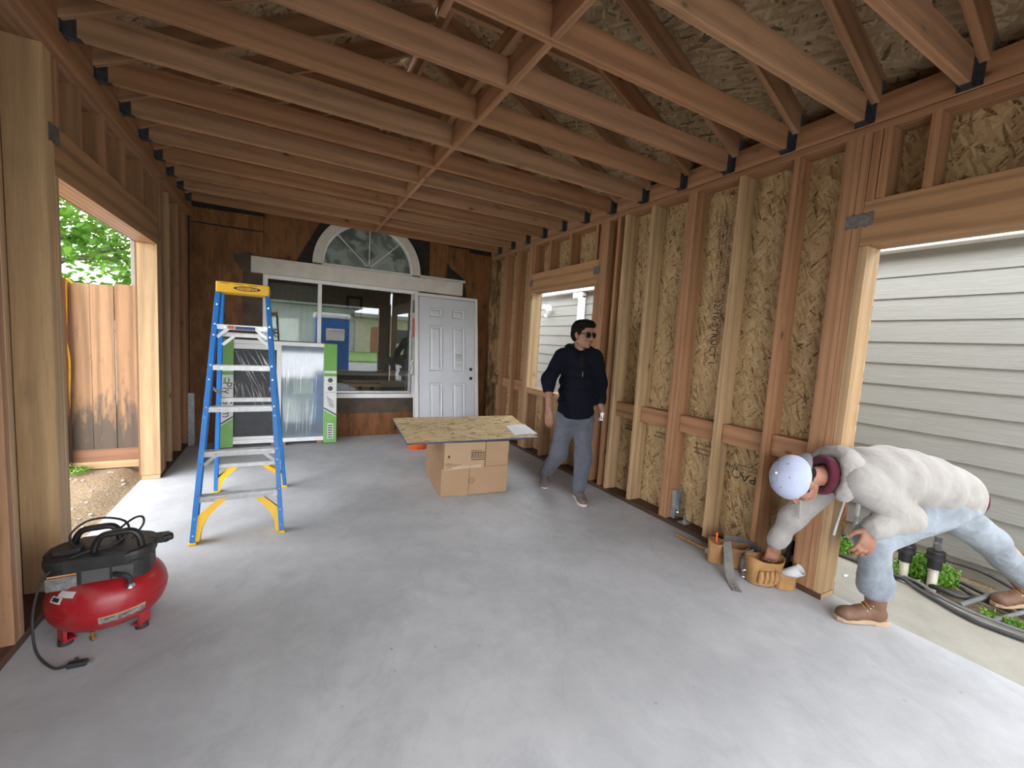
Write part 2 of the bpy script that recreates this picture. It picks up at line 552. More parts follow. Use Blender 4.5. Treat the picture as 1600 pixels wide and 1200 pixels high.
M_white = plain('white_paint', (0.78, 0.77, 0.74), 0.45, var=0.04)
M_oldwhite = plain('weathered_white_paint', (0.66, 0.62, 0.57), 0.6, var=0.10, scale=5)
M_vinyl = plain('white_vinyl', (0.80, 0.80, 0.80), 0.35, var=0.03)
M_black = plain('black_plastic', (0.018, 0.018, 0.019), 0.5, var=0.3)
M_rubber = plain('black_rubber', (0.025, 0.025, 0.026), 0.65, var=0.3)
M_paper = plain('black_building_paper', (0.018, 0.013, 0.010), 0.75, var=0.5, scale=14, bump=0.5)
M_brownpaper = plain('brown_building_paper', (0.085, 0.062, 0.045), 0.8, var=0.3, scale=6)
M_galv = plain('galvanised_steel', (0.42, 0.44, 0.46), 0.38, metal=0.85, var=0.25, scale=30)
M_hanger = plain('joist_hanger_steel', (0.055, 0.055, 0.062), 0.5, metal=0.5, var=0.4, scale=30)
M_plate = plain('nail_plate_steel', (0.20, 0.19, 0.18), 0.5, metal=0.6, var=0.3, scale=40)
M_chrome = plain('bright_zinc', (0.70, 0.71, 0.72), 0.25, metal=1.0, var=0.1)
M_alu = plain('brushed_aluminium', (0.62, 0.62, 0.63), 0.38, metal=0.75, var=0.15, scale=20)
M_brass = plain('brass', (0.65, 0.45, 0.16), 0.3, metal=1.0)
M_ink = plain('black_ink', (0.02, 0.02, 0.02), 0.7)
M_stamp = plain('stamp_ink', (0.022, 0.016, 0.011), 0.8)
M_chalk = plain('blue_chalk', (0.03, 0.06, 0.16), 0.8)
# ------------------------------------------------------------------ the setting
XR, XL, YB = 2.836, -0.975, 6.164
YF = -0.80                       # inner face of the front wall, behind the camera

def struct(o, label):
    return tag(o, label, None, None, 'structure')

# --- floor
fl = lum('floor', XL - 0.145, XR + 0.155, YF - 0.14, YB + 0.02, -0.12, 0.0, M_conc, ch=0.004)
struct(fl, 'smooth grey concrete slab floor with faint scuffs and stains')
wk = lum('floor', XR + 0.155, 3.62, -3.0, 9.0, -0.12, -0.004, M_walk, ch=0.006, axis=1)
struct(wk, 'pale tan concrete walkway strip outside the doorway')

# --- right wall --------------------------------------------------------------
wr = struct(empty('wall_right'), 'framed right wall of fir studs with bare strand board sheathing')
def studR(y0, y1, z0=0.038, z1=2.686, m=M_fir, name='stud', d=0.14, x=0.0):
    return lum(name, XR + x, XR + x + d, y0, y1, z0, z1, m, wr)
def osbR(y0, y1, z0, z1):
    return lum('sheathing_panel', XR + 0.1405, XR + 0.152, y0 + .0015, y1 - .0015, z0, z1, M_osb, wr, 0.0, axis=2)
osbR(4.838, 6.164, -0.02, 2.92)
osbR(3.585, 4.838, 2.092, 2.92); osbR(3.585, 4.838, -0.02, 0.855)
osbR(2.404, 3.585, -0.02, 2.92); osbR(1.217, 2.404, -0.02, 2.92)
osbR(-0.61, 1.217, 2.072, 2.92); osbR(YF - .14, -0.61, -0.02, 2.92)
lum('bottom_plate', XR, XR + 0.14, 1.217, 6.164, 0, 0.038, M_pt, wr)
lum('bottom_plate', XR, XR + 0.14, YF, -0.61, 0, 0.038, M_pt, wr)
lum('plate_end', XR + 0.004, XR + 0.136, 1.2155, 1.2175, 0.003, 0.036, M_pale, wr, 0.0)
lum('top_plate', XR, XR + 0.14, YF, 3.3, 2.686, 2.724, M_red, wr)
lum('top_plate', XR, XR + 0.14, 3.303, 6.164, 2.686, 2.724, M_fir, wr)
# corner and window-side studs
studR(6.075, 6.115, m=M_mould); studR(6.117, 6.16, m=M_mould)
studR(5.655, 5.693, m=M_fir); studR(5.285, 5.323, m=M_red)
studR(4.945, 4.983, m=M_red); studR(4.907, 4.943, m=M_fir)
studR(4.840, 4.878, z1=2.088, m=M_pale, name='trimmer'); studR(4.880, 4.905, m=M_fir)
lum('header', XR, XR + 0.14, 3.547, 4.878, 2.090, 2.330, M_beam, wr)
for y in (4.821, 4.470, 4.050, 3.586):
    studR(y, y + 0.038, 2.332, 2.686, M_red, 'cripple_stud')
lum('window_sill_plate', XR, XR + 0.14, 3.585, 4.838, 0.819, 0.857, M_fir, wr)
lum('window_sill_plate', XR, XR + 0.14, 3.585, 4.838, 0.780, 0.8175, M_fir, wr)
for y in (4.795, 4.42, 4.00, 3.59):
    studR(y, y + 0.038, 0.038, 0.778, M_fir, 'cripple_stud')
studR(3.547, 3.583, z1=2.088, m=M_fir, name='trimmer')
studR(3.510, 3.545, m=M_red)
studR(3.418, 3.507, m=M_red, name='post')
studR(3.256, 3.294, m=M_red); studR(3.157, 3.195, m=M_pale)
studR(2.831, 2.869, m=M_pale)
studR(2.437, 2.477, m=M_red); studR(2.395, 2.4355, m=M_red)
studR(2.006, 2.044, m=M_pale); studR(1.640, 1.678, m=M_red)
studR(1.306, 1.392, m=M_red, name='post'); studR(1.263, 1.304, m=M_red)
studR(1.217, 1.261, z1=2.07, m=M_pale, name='trimmer')
lum('header', XR, XR + 0.14, -0.655, 1.261, 2.072, 2.318, M_beam, wr)
for y in (1.219, 1.174, 0.982, 0.575, 0.17, -0.235, -0.64):
    studR(y, y + 0.04, 2.320, 2.686, M_red, 'cripple_stud')
studR(-0.648, -0.61, z1=2.07, m=M_fir, name='trimmer'); studR(-0.69, -0.652)
# fire blocking between the studs at waist height
for y0, y1, m in ((5.695, 6.07, M_mould), (5.325, 5.652, M_fir), (4.985, 5.283, M_red),
                  (2.871, 3.155, M_beam), (2.479, 2.829, M_red), (2.046, 2.393, M_red), (1.680, 2.004, M_red), (1.394, 1.638, M_red)):
    lum('blocking', XR + 0.05, XR + 0.138, y0, y1, 0.775, 0.915, m, wr, axis=1)
# rim boards carrying the joists
lum('rim_board', XR - 0.006, XR + 0.034, YF, 2.9, 2.728, 2.868, M_red, wr)
lum('rim_board', XR - 0.006, XR + 0.034, 2.903, 6.164, 2.728, 2.868, M_fir, wr)
lum('outer_rim_board', XR + 0.10, XR + 0.138, YF, 6.164, 2.726, 2.905, M_red, wr)

def nail_plate(parent, m, w, h):
    bm = bmesh.new()
    add_box(bm, (0, 0, 0.001), (w, h, 0.0025))
    for i in range(6):
        s = 1 if i % 2 else -1
        add_box(bm, (w * (-0.42 + 0.168 * i), s * h * 0.52, 0.001), (w * 0.12, h * 0.14, 0.0025))
        add_box(bm, (w * (-0.42 + 0.168 * i), -s * h * 0.22, 0.0025), (w * 0.05, h * 0.06, 0.004))
    o = link('nail_plate', mesh_from(bm, 'nail_plate'), M_plate, parent)
    o.matrix_basis = m
    return o
def mR(y, z): return basis((XR - 0.001, y, z), (0, -1, 0), (0, 0, 1))   # faces the room
nail_plate(wr, mR(1.275, 2.215), 0.13, 0.07)
nail_plate(wr, mR(3.56, 2.22), 0.10, 0.075); nail_plate(wr, mR(4.882, 2.21), 0.075, 0.07)

# hold-down bracket with its bolt and anchor, next to the double stud
hd = bmesh.new()
add_box(hd, (XR + 0.075, 2.390, 0.165), (0.065, 0.004, 0.235))
add_box(hd, (XR + 0.044, 2.368, 0.165), (0.004, 0.044, 0.235))
add_box(hd, (XR + 0.106, 2.368, 0.165), (0.004, 0.044, 0.235))
add_box(hd, (XR + 0.075, 2.366, 0.052), (0.065, 0.05, 0.006))
hd = link('hold_down_bracket', mesh_from(hd, 'hold_down'), M_galv, wr)
b = bmesh.new()
add_tube(b, [(XR + 0.075, 2.340, 0.10), (XR + 0.075, 2.392, 0.10)], [0.022, 0.022], 6)
add_tube(b, [(XR + 0.075, 2.330, 0.10), (XR + 0.075, 2.341, 0.10)], [0.012, 0.014], 12)
link('bolt', mesh_from(b, 'bolt'), M_chrome, hd)
b = bmesh.new()
add_box(b, (XR + 0.07, 2.265, 0.042), (0.075, 0.075, 0.006))
add_tube(b, [(XR + 0.07, 2.265, 0.04), (XR + 0.07, 2.265, 0.11)], [0.008, 0.008], 10)
add_tube(b, [(XR + 0.07, 2.265, 0.045), (XR + 0.07, 2.265, 0.058)], [0.014, 0.014], 6)
link('anchor_bolt', mesh_from(b, 'anchor_bolt'), M_galv, wr)

# printing on the sheathing
XO = XR + 0.1402
def mO(y, z, flip=1):   # text lying on the sheathing, reading along -y
    return basis((XO, y, z), (0, -flip, 0), (0, 0, flip))
def mOv(y, z):          # text running down the sheathing
    return basis((XO, y, z), (0, 0, -1), (0, -1, 0))
text('printed_mark', 'APA', 0.085, mO(1.785, 0.545, -1), M_stamp, wr, 1.25)
text('printed_mark', 'THE ENGINEERED WOOD ASSOCIATION', 0.018, mO(1.83, 0.60, -1), M_stamp, wr)
text('printed_mark', 'RATED SHEATHING', 0.022, mO(1.84, 0.625, -1), M_stamp, wr)
text('printed_mark', '32/16', 0.05, mO(1.955, 0.60, -1), M_stamp, wr)
bm = bmesh.new()
for k in range(28):
    a0, a1 = 2 * math.pi * k / 28, 2 * math.pi * (k + 1) / 28
    q = [bm.verts.new((XO, 1.915 + r * math.cos(a), 0.555 + r * math.sin(a))) for r, a in ((.030, a0), (.036, a0), (.036, a1), (.030, a1))]
    bm.faces.new(q)
link('printed_mark', mesh_from(bm, 'ring'), M_stamp, wr)
for y, z, w in ((2.20, 0.70, 0.20), (2.20, 0.66, 0.24), (2.20, 0.625, 0.22), (2.62, 0.70, 0.2), (2.62, 0.665, 0.25), (3.03, 0.69, 0.17), (3.03, 0.66, 0.17)):
    text('printed_mark', 'SIZED FOR SPACING THIS SIDE DOWN', 0.028, mO(y, z, -1), M_stamp, wr, w / 0.56)
text('printed_mark', '32/16 STRUCT 1', 0.078, mOv(2.225, 1.60), M_stamp, wr, 0.95)
text('printed_mark', 'EXPOSURE 1 SIZED FOR SPACING', 0.028, mOv(2.180, 1.70), M_stamp, wr, 0.9)
for i, y in enumerate((2.265, 2.235, 2.205, 2.175)):
    text('printed_mark', 'STRENGTH AXIS THIS DIRECTION', 0.026 + 0.006 * (i % 2), mOv(y, 2.30 - 0.04 * i), M_stamp, wr, 1.1)

# --- left wall ---------------------------------------------------------------
wl = struct(empty('wall_left'), 'framed left wall with a wide door opening onto the dirt yard')
def studL(y0, y1, z0=0.038, z1=2.635, m=M_fir, name='stud', d=0.14):
    return lum(name, XL - d, XL, y0, y1, z0, z1, m, wl)
def shL(y0, y1, z0, z1, m=None):
    return lum('sheathing_panel', XL - 0.152, XL - 0.1405, y0 + .0015, y1 - .0015, z0, z1, m or M_plyd, wl, 0.0, axis=2)
shL(4.800, 6.164, -0.02, 2.86); shL(2.97, 4.800, 2.08, 2.86); shL(1.6, 2.97, -0.02, 2.86); shL(0.2, 1.6, -0.02, 2.86); shL(YF - .14, 0.2, -0.02, 2.86)
lum('bottom_plate', XL - 0.14, XL, 4.802, 6.164, 0, 0.038, M_pt, wl)
lum('bottom_plate', XL - 0.14, XL, YF, 2.97, 0, 0.038, M_pt, wl)
lum('plate_end', XL - 0.136, XL - 0.003, 4.8005, 4.8025, 0.003, 0.036, M_pale, wl, 0.0)
lum('top_plate', XL - 0.14, XL, YF, 6.164, 2.635, 2.673, M_fir, wl)
lum('top_plate', XL - 0.14, XL, YF, 6.164, 2.674, 2.712, M_fir, wl)
studL(2.404, 2.443, m=M_fir); studL(2.4445, 2.482, m=M_pale)
studL(2.845, 2.932, m=M_post, name='post'); studL(2.934, 2.968, z1=2.08, m=M_pale, name='trimmer')
for y in (1.97, 1.56, 1.15, 0.74, 0.33, -0.08, -0.49, -0.90): studL(y, y + 0.038)
lum('header', XL - 0.14, XL, 2.934, 4.84, 2.082, 2.318, M_beam, wl)
for y in (2.975, 3.236, 3.605, 3.985, 4.39, 4.80):
    studL(y, y + 0.038, 2.320, 2.635, M_red, 'cripple_stud')
studL(4.802, 4.840, z1=2.08, m=M_pale, name='trimmer'); studL(4.842, 4.880, m=M_fir); studL(4.882, 4.925, m=M_pale); studL(4.927, 5.010, m=M_fir, name='post')
studL(5.240, 5.278, m=M_pale); studL(5.660, 5.698, m=M_fir); studL(6.010, 6.048, m=M_red); studL(6.12, 6.16, m=M_red)
lum('ledger', XL, XL + 0.04, YF, 6.164, 2.640, 2.868, M_red, wl)
lum('metal_strap', XL + 0.001, XL + 0.065, 6.055, 6.060, 0.0, 0.62, M_galv, wl, 0.001)
def mL(y, z): return basis((XL + 0.001, y, z), (0, 1, 0), (0, 0, 1))
nail_plate(wl, mL(2.93, 2.27), 0.11, 0.075); nail_plate(wl, mL(4.86, 2.17), 0.08, 0.07)

# --- front wall behind the camera, with its wide opening ----------------------
wf = struct(empty('wall_front'), 'framed front wall behind the viewer with one wide unglazed opening')
FX0, FX1, FZ0, FZ1 = -0.90, 2.50, 0.34, 2.22
def shF(x0, x1, z0, z1): return lum('sheathing_panel', x0, x1, YF - 0.152, YF - 0.1405, z0, z1, M_osb, wf, 0.0)
shF(XL, FX0, 0, 2.9); shF(FX1, XR, 0, 2.9); shF(FX0, FX1, 0, FZ0); shF(FX0, FX1, FZ1, 2.9)
lum('header', FX0 - .04, FX1 + .04, YF - 0.14, YF, FZ1, FZ1 + 0.24, M_beam, wf)
lum('window_sill_plate', FX0, FX1, YF - 0.14, YF, FZ0 - 0.038, FZ0, M_fir, wf)
lum('top_plate', XL, XR, YF - 0.14, YF, 2.682, 2.72, M_fir, wf)
lum('bottom_plate', XL, XR, YF - 0.14, YF, 0, 0.038, M_pt, wf)
for x in (XL + .002, FX0 - .04, FX1 + .002, XR - .04): lum('stud', x, x + .038, YF - 0.14, YF, 0.038, 2.36, M_fir, wf)
for i in range(8): lum('cripple_stud', FX0 + i * .41, FX0 + i * .41 + .038, YF - 0.14, YF, 0.038, FZ0 - .038, M_fir, wf)
bm = bmesh.new()
q = [bm.verts.new(p) for p in ((XL - .1, YF - .146, 2.9), (XR + .1, YF - .146, 2.9), (1.0, YF - .146, 3.86))]
bm.faces.new(q)
r = bmesh.ops.extrude_face_region(bm, geom=bm.faces[:])
for v in r['geom']:
    if isinstance(v, bmesh.types.BMVert): v.co.y += 0.012
link('gable_panel', mesh_from(bm, 'gable'), M_osb, wf)

# --- ceiling: joists, rafters, roof sheathing ----------------------------------
ce = struct(empty('ceiling'), 'open ceiling of fir joists and rafters under strand board roof sheathing')
XC = 1.0                                           # ridge
def zr(x): return 2.852 - 0.5 * (x - 2.79)        # rafter undersides
def zl(x): return 2.757 + 0.5 * (x + 1.00)
N = 1 / math.sqrt(1.25)
nrR, nrL = Vector((0.5 * N, 0, N)), Vector((-0.5 * N, 0, N))
def hanger(x, y, s, z):
    bm = bmesh.new()
    add_box(bm, (x - s * 0.028, y - 0.0205, z + 0.055), (0.05, 0.002, 0.115))
    add_box(bm, (x - s * 0.028, y + 0.0205, z + 0.055), (0.05, 0.002, 0.115))
    add_box(bm, (x - s * 0.034, y, z - 0.002), (0.068, 0.043, 0.003))
    add_box(bm, (x - s * 0.002, y - 0.034, z + 0.055), (0.003, 0.026, 0.115))
    add_box(bm, (x - s * 0.002, y + 0.034, z + 0.055), (0.003, 0.026, 0.115))
    for k in range(3):
        for sy in (-1, 1):
            add_box(bm, (x - s * 0.03, y + sy * 0.022, z + 0.02 + 0.035 * k), (0.008, 0.003, 0.008))
    return link('joist_hanger', mesh_from(bm, 'hanger'), M_hanger, ce)
def tie(x, y, z, s):
    bm = bmesh.new()
    add_box(bm, (x, y, z + 0.03), (0.05, 0.002, 0.11))
    add_box(bm, (x + s * 0.02, y - 0.018, z - 0.025), (0.003, 0.034, 0.06))
    for k in range(4): add_box(bm, (x - .012 + .008 * (k % 2), y - 0.002, z + 0.0 + 0.022 * k), (0.007, 0.004, 0.007))
    return link('rafter_tie', mesh_from(bm, 'tie'), M_plate, ce)
JM = [M_fir, M_fir, M_red, M_fir, M_red, M_fir, M_red, M_fir, M_fir, M_red]
for i in range(-4, 13):
    yr = 0.915 + 0.4115 * i
    if yr - .04 < YF: continue
    y0 = yr - 0.038
    z0 = 2.735
    lum('joist', XL + 0.042, XR - 0.008, y0, yr, z0, z0 + 0.14, JM[i % 10], ce)
    hanger(XR - 0.006, y0 + 0.019, 1, z0)
    hanger(XL + 0.040, y0 + 0.019, -1, z0)
    # rafters on the near side of each joist
    yc = y0 - 0.0195
    for zf, nr, xa, xb in ((zr, nrR, 3.46, XC + 0.02), (zl, nrL, -1.68, XC - 0.02)):
        p0 = Vector((xa, yc, zf(xa))) + nr * 0.07
        p1 = Vector((xb, yc, zf(xb))) + nr * 0.07
        bar('rafter', p0, p1, 0.038, 0.14, JM[(i * 3 + 2) % 10], ce)
    tie(XR + 0.02, yc - 0.021, 2.862, -1)
    tie(XL + 0.01, yc - 0.021, 2.80, 1)
    if i < 12:
        lum('blocking', 1.004, 1.042, yr + 0.001, y0 + 0.4105, z0, z0 + 0.14, JM[(i * 7 + 1) % 10], ce, axis=1)
    if i % 3 == 1:
        lum('collar_tie', 0.05, 1.95, yc + 0.02, yc + 0.058, 3.30, 3.44, M_fir, ce)
lum('strongback', 0.958, 0.996, YF, 6.15, 2.877, 2.966, M_fir, ce)
for sgn in (-1, 1): bar('ridge_cap', (XC + sgn * .006, -1.6, zr(XC) + .168), (XC + sgn * .006, 6.164, zr(XC) + .168), 0.16, 0.014, M_osbr, ce, 0)
lum('ridge_board', XC - 0.019, XC + 0.019, YF - .3, 6.16, 3.66, 3.86, M_fir, ce)
bar('blocking', (0.62, 1.72, 2.92), (0.62, 2.04, 2.92), 0.038, 0.09, M_fir, ce)
ys = [-1.6, -0.3, 2.14, 4.58, 6.164]
for side in (0, 1):
    zf, nr, sx, xe = ((zr, nrR, 1, 3.50), (zl, nrL, -1, -1.74))[side]  # unseen eaves drawn out longer to shade both side openings
    L = (abs(xe - XC) - 0.01) / N
    cuts = [0.0, 1.22, 2.44, L] if L > 2.5 else [0.0, 1.22, L]
    u = Vector((-sx * N, 0, 0.5 * N))              # up the slope
    e0 = Vector((xe, 0, zf(xe))) + nr * 0.1465
    for a, c in zip(cuts, cuts[1:]):
        for ya, yb_ in zip(ys, ys[1:]):
            p = e0 + u * ((a + c) / 2)
            me = cbox_mesh(yb_ - ya - 0.001, c - a - 0.0002, 0.012, 0.0, M_osbr)
            o = link('roof_panel', me, None, ce)
            m = basis((0, 0, 0), (0, 1, 0), u if side == 0 else -u)
            m.translation = Vector((p.x, (ya + yb_) / 2, p.z))
            o.matrix_basis = m
# seam clips and chalk marks on the roof sheathing
for k, (x, y) in enumerate(((1.95, 2.0), (1.95, 1.62), (1.95, 2.45))):
    p = Vector((x, y, zr(x))) + nrR * 0.139
    bar('chalk_line', p + Vector((0, -.11, 0)), p + Vector((0, .11, 0)), 0.008, 0.001, M_chalk, ce)

# --- the house wall at the back ------------------------------------------------
wb = struct(empty('wall_back'), 'old house wall of orange plywood and torn black building paper')
def polyY(name, pts, y0, th, mat, parent):
    """outline in x-z, front face at y0, thickness th going back"""
    m = Matrix(((1, 0, 0, 0), (0, 0, 1, y0), (0, 1, 0, 0), (0, 0, 0, 1)))
    # local (x, z, depth): a left-handed frame, so flip the outline
    bm = bmesh.new()
    a = [bm.verts.new((x, y0, z)) for x, z in pts]
    c = [bm.verts.new((x, y0 + th, z)) for x, z in pts]
    n = len(pts)
    bm.faces.new(a); bm.faces.new(list(reversed(c)))
    for k in range(n):
        bm.faces.new((a[(k + 1) % n], a[k], c[k], c[(k + 1) % n]))
    bmesh.ops.recalc_face_normals(bm, faces=bm.faces[:])
    return link(name, mesh_from(bm, name), mat, parent)
AX, AZ = 1.013, 2.295
def arc(r, a0, a1, n=24):
    return [(AX + r * math.cos(R(a0 + (a1 - a0) * k / n)), AZ + r * math.sin(R(a0 + (a1 - a0) * k / n))) for k in range(n + 1)]
polyY('paper_sheathing', [(-1.13, 2.06), (AX - .585, 2.06)] + arc(.585, 180, 0) + [(AX + .585, 2.06), (2.98, 2.06), (2.98, 2.9), (1.0, 3.90), (-1.13, 2.85)], YB, 0.03, M_paper, wb)
polyY('paper_sheathing', [(-1.13, 0), (-.23, 0), (-.23, 2.06), (-1.13, 2.06)], YB, 0.03, M_paper, wb)
polyY('paper_sheathing', [(1.70, 0), (2.98, 0), (2.98, 2.06), (1.70, 2.06)], YB, 0.03, M_paper, wb)
polyY('paper_sheathing', [(-.23, 0), (1.70, 0), (1.70, .545), (-.23, .545)], YB, 0.03, M_paper, wb)
def plyP(pts, th=0.012, m=None):
    # grain runs up the panel: build it lying along its own x
    cx = sum(p[0] for p in pts) / len(pts); cz = sum(p[1] for p in pts) / len(pts)
    bm = bmesh.new()
    a = [bm.verts.new((z - cz, -(x - cx), th)) for x, z in pts]
    c = [bm.verts.new((z - cz, -(x - cx), 0)) for x, z in pts]
    n = len(pts)
    bm.faces.new(a); bm.faces.new(list(reversed(c)))
    for k in range(n): bm.faces.new((a[(k + 1) % n], a[k], c[k], c[(k + 1) % n]))
    bmesh.ops.recalc_face_normals(bm, faces=bm.faces[:])
    o = link('plywood_panel', mesh_from(bm, 'ply'), m or M_ply, wb)
    o.matrix_basis = basis((cx, YB - 0.0005, cz), (0, 0, 1), (-1, 0, 0))
    return o
plyP([(-.972, 0.0), (-.43, 0.0), (-.43, 2.568), (-.958, 2.572)]); plyP([(-.955, 2.586), (-.232, 2.590), (-.232, 2.76), (-.955, 2.742)])
plyP([(-.427, 2.06), (-.23, 2.06), (-.23, 2.576), (-.427, 2.571)])
plyP([(-.226, 2.29), (.13, 2.29), (.42, 2.86), (-.226, 2.86)])
plyP([(-.427, 0.0), (.80, 0.0), (.80, .325), (-.427, .325)]); plyP([(.803, 0.0), (2.02, 0.0), (2.02, .325), (.803, .325)])
plyP([(1.86, 2.30), (2.13, 2.30), (2.13, 2.80), (1.85, 2.80)]); plyP([(2.135, 2.50), (2.46, 2.30), (2.46, 2.78), (2.135, 2.78)])
plyP([(2.02, .327), (2.46, .327), (2.46, 2.298), (2.02, 2.298)]); plyP([(2.463, 0.0), (2.83, 0.0), (2.83, 2.74), (2.463, 2.74)])
polyY('brown_paper', [(-.445, .33), (-.225, .33), (-.225, 2.24), (-.39, 2.33), (-.545, 2.27), (-.53, 2.2), (-.445, 2.09)], YB - 0.016, 0.002, M_brownpaper, wb)
polyY('brown_paper', [(-.225, .33), (1.80, .325), (1.80, .54), (-.225, .54)], YB - 0.016, 0.002, M_brownpaper, wb)
polyY('torn_paper', [(2.10, 2.30), (2.42, 2.31), (2.30, 2.36), (2.20, 2.42), (2.12, 2.55)], YB - 0.018, 0.003, M_paper, wb)
polyY('torn_paper', [(2.36, 2.06), (2.46, 2.03), (2.43, 2.15), (2.40, 2.30), (2.36, 2.30)], YB - 0.018, 0.003, M_paper, wb)
hb = lum('trim_1', -.358, 2.365, YB - 0.055, YB - 0.0175, 2.083, 2.277, M_oldwhite, None, 0.003)
struct(hb, 'weathered white painted board running above the old sliding window')
hb2 = lum('trim_2', 1.715, 2.41, YB - 0.04, YB - 0.0185, 2.279, 2.315, M_oldwhite, None, 0.003)
struct(hb2, 'thin white strip lying on the right end of the white board')

# --- windows in that wall
def glass(name, tint, refl, rough=0.0):
    t = NT(name)
    t.n.remove(t.b)
    tr = t.new('ShaderNodeBsdfTransparent'); tr.inputs[0].default_value = (*tint, 1)
    gl = t.new('ShaderNodeBsdfGlossy'); gl.inputs['Roughness'].default_value = rough
    gl.inputs[0].default_value = (0.95, 0.97, 1.0, 1)
    mx = t.new('ShaderNodeMixShader')
    fr = t.new('ShaderNodeFresnel'); fr.inputs[0].default_value = 1.5
    t.lk(t.math('ADD', fr.outputs[0], refl), mx.inputs[0])
    t.lk(tr.outputs[0], mx.inputs[1]); t.lk(gl.outputs[0], mx.inputs[2]); t.lk(mx.outputs[0], t.out.inputs[0])
    return t.m
M_glass = glass('window_glass', (0.75, 0.78, 0.76), 0.03)
w1 = struct(empty('window_1'), 'old white sliding window with two dark reflecting panes')
def lw(n, x0, x1, z0, z1, y0, y1, m=M_vinyl, p=None): return lum(n, x0, x1, y0, y1, z0, z1, m, p or w1, 0.003)
lw('frame_jamb', -.232, -.18, .60, 2.075, YB - .035, YB + .05); lw('frame_jamb', 1.655, 1.705, .60, 2.075, YB - .035, YB + .05)
lw('frame_head', -.232, 1.705, 2.035, 2.08, YB - .03, YB + .05); lw('frame_sill', -.26, 1.72, .542, .60, YB - .055, YB + .05)
lw('mullion', .385, .432, .60, 2.036, YB - .02, YB + .04)
lw('sash_stile', 1.607, 1.642, .605, 2.033, YB + .0, YB + .03, M_alu); lw('sash_rail', .434, 1.606, .605, .635, YB + .0, YB + .03, M_alu)
lw('glass_pane', -.18, .385, .60, 2.036, YB + .022, YB + .0265, M_glass)
lw('glass_pane', .432, 1.607, .635, 2.036, YB + .012, YB + .0165, M_glass)
w2 = struct(empty('window_2'), 'half-round white trimmed window with a dusty grey pane and thin spokes')
bm = bmesh.new()
def halfring(bm, r0, r1, y0, y1, n=36):
    pr = []
    for k in range(n + 1):
        a = math.pi * k / n
        c, s = math.cos(a), math.sin(a)
        pr.append([bm.verts.new((AX + r * c, y, AZ + r * s)) for r, y in ((r0, y0), (r1, y0), (r1, y1), (r0, y1))])
    for a, b in zip(pr, pr[1:]):
        for j in range(4): bm.faces.new((a[j], a[(j + 1) % 4], b[(j + 1) % 4], b[j]))
    bm.faces.new(pr[0]); bm.faces.new(list(reversed(pr[-1])))
    bmesh.ops.recalc_face_normals(bm, faces=bm.faces[:])
halfring(bm, .597, .70, YB - .05, YB - .002); link('arch_casing', mesh_from(bm, 'arch'), M_oldwhite, w2)
bm = bmesh.new(); halfring(bm, .565, .596, YB - .03, YB + .02); link('arch_frame', mesh_from(bm, 'arch'), M_vinyl, w2)
lw('frame_sill', AX - .59, AX + .59, 2.278, 2.31, YB - .03, YB + .02, M_vinyl, w2)
for a in (45, 90, 135):
    bar('muntin', (AX + .03 * math.cos(R(a)), YB - .004, AZ + .02 + .03 * math.sin(R(a))), (AX + .57 * math.cos(R(a)), YB - .004, AZ + .57 * math.sin(R(a))), 0.012, 0.012, M_vinyl, w2)
t = NT('dusty_glass')
c = t.coord()
sm = t.noise(t.mapping(c, scale=(5, 5, 5), rot=(0, 0.6, 0)), 0.7, 5, 0.55, 1.0)
M_dusty = t.done(t.ramp(sm, [(0.4, (0.10, 0.125, 0.12)), (0.62, (0.30, 0.345, 0.335))]), t.ramp(sm, [(0.3, 0.12), (0.7, 0.42)]), spec=0.9)
polyY('glass_pane', arc(.566, 0, 180), YB + .006, 0.005, M_dusty, w2)

# --- the dim room behind the panes
rm = struct(empty('wall_inner'), 'dark living room seen dimly through the sliding window')
M_dim = plain('room_wall', (0.30, 0.28, 0.25), 0.8)
lum('room_back', -1.5, 3.5, 9.6, 9.65, 0, 2.8, M_dim, rm, 0); lum('room_side', -1.5, -1.45, 6.25, 9.6, 0, 2.8, M_dim, rm, 0); lum('room_side', 3.45, 3.5, 6.25, 9.6, 0, 2.8, M_dim, rm, 0)
lum('room_floor', -1.5, 3.5, 6.2, 9.65, 0.0, 0.05, plain('room_floor', (0.16, 0.09, 0.05), 0.5), rm, 0); lum('room_ceiling', -1.5, 3.5, 6.2, 9.65, 2.62, 2.66, M_dim, rm, 0)
lum('ledge', .30, 1.62, 6.24, 6.46, .56, .60, M_white, rm)
lum('counter', .55, 2.3, 7.6, 8.2, .72, .77, M_white, rm)
fan = tag(empty('ceiling_fan', (.75, 7.6, 2.62)), 'dark ceiling fan hanging in the dim room behind the window', 'fan')
lathe('motor', [(0.0, -.42), (.09, -.40), (.10, -.33), (.03, -.29), (.015, -.27), (.015, -.02), (.06, 0)], M_black, fan)
for k in range(5):
    a = R(72 * k + 10)
    bar('blade', (.09 * math.cos(a), .09 * math.sin(a), -.36), (.62 * math.cos(a), .62 * math.sin(a), -.36), .12, .008, M_black, fan)
pf = tag(empty('picture_frame', (1.30, 9.59, 1.95)), 'small black picture frame on the far wall behind the window', 'picture')
lum('frame', -.16, .16, -.03, 0, -.26, .26, M_black, pf); lum('print', -.11, .11, -.034, -.031, -.20, .20, plain('print', (.3, .3, .28)), pf, 0)
vb = tag(empty('vertical_blind', (0, YB + .10, 0)), 'vertical slat blind hanging behind the left window pane', 'blind')
M_blind = plain('blind_fabric', (0.42, 0.40, 0.36), 0.8)
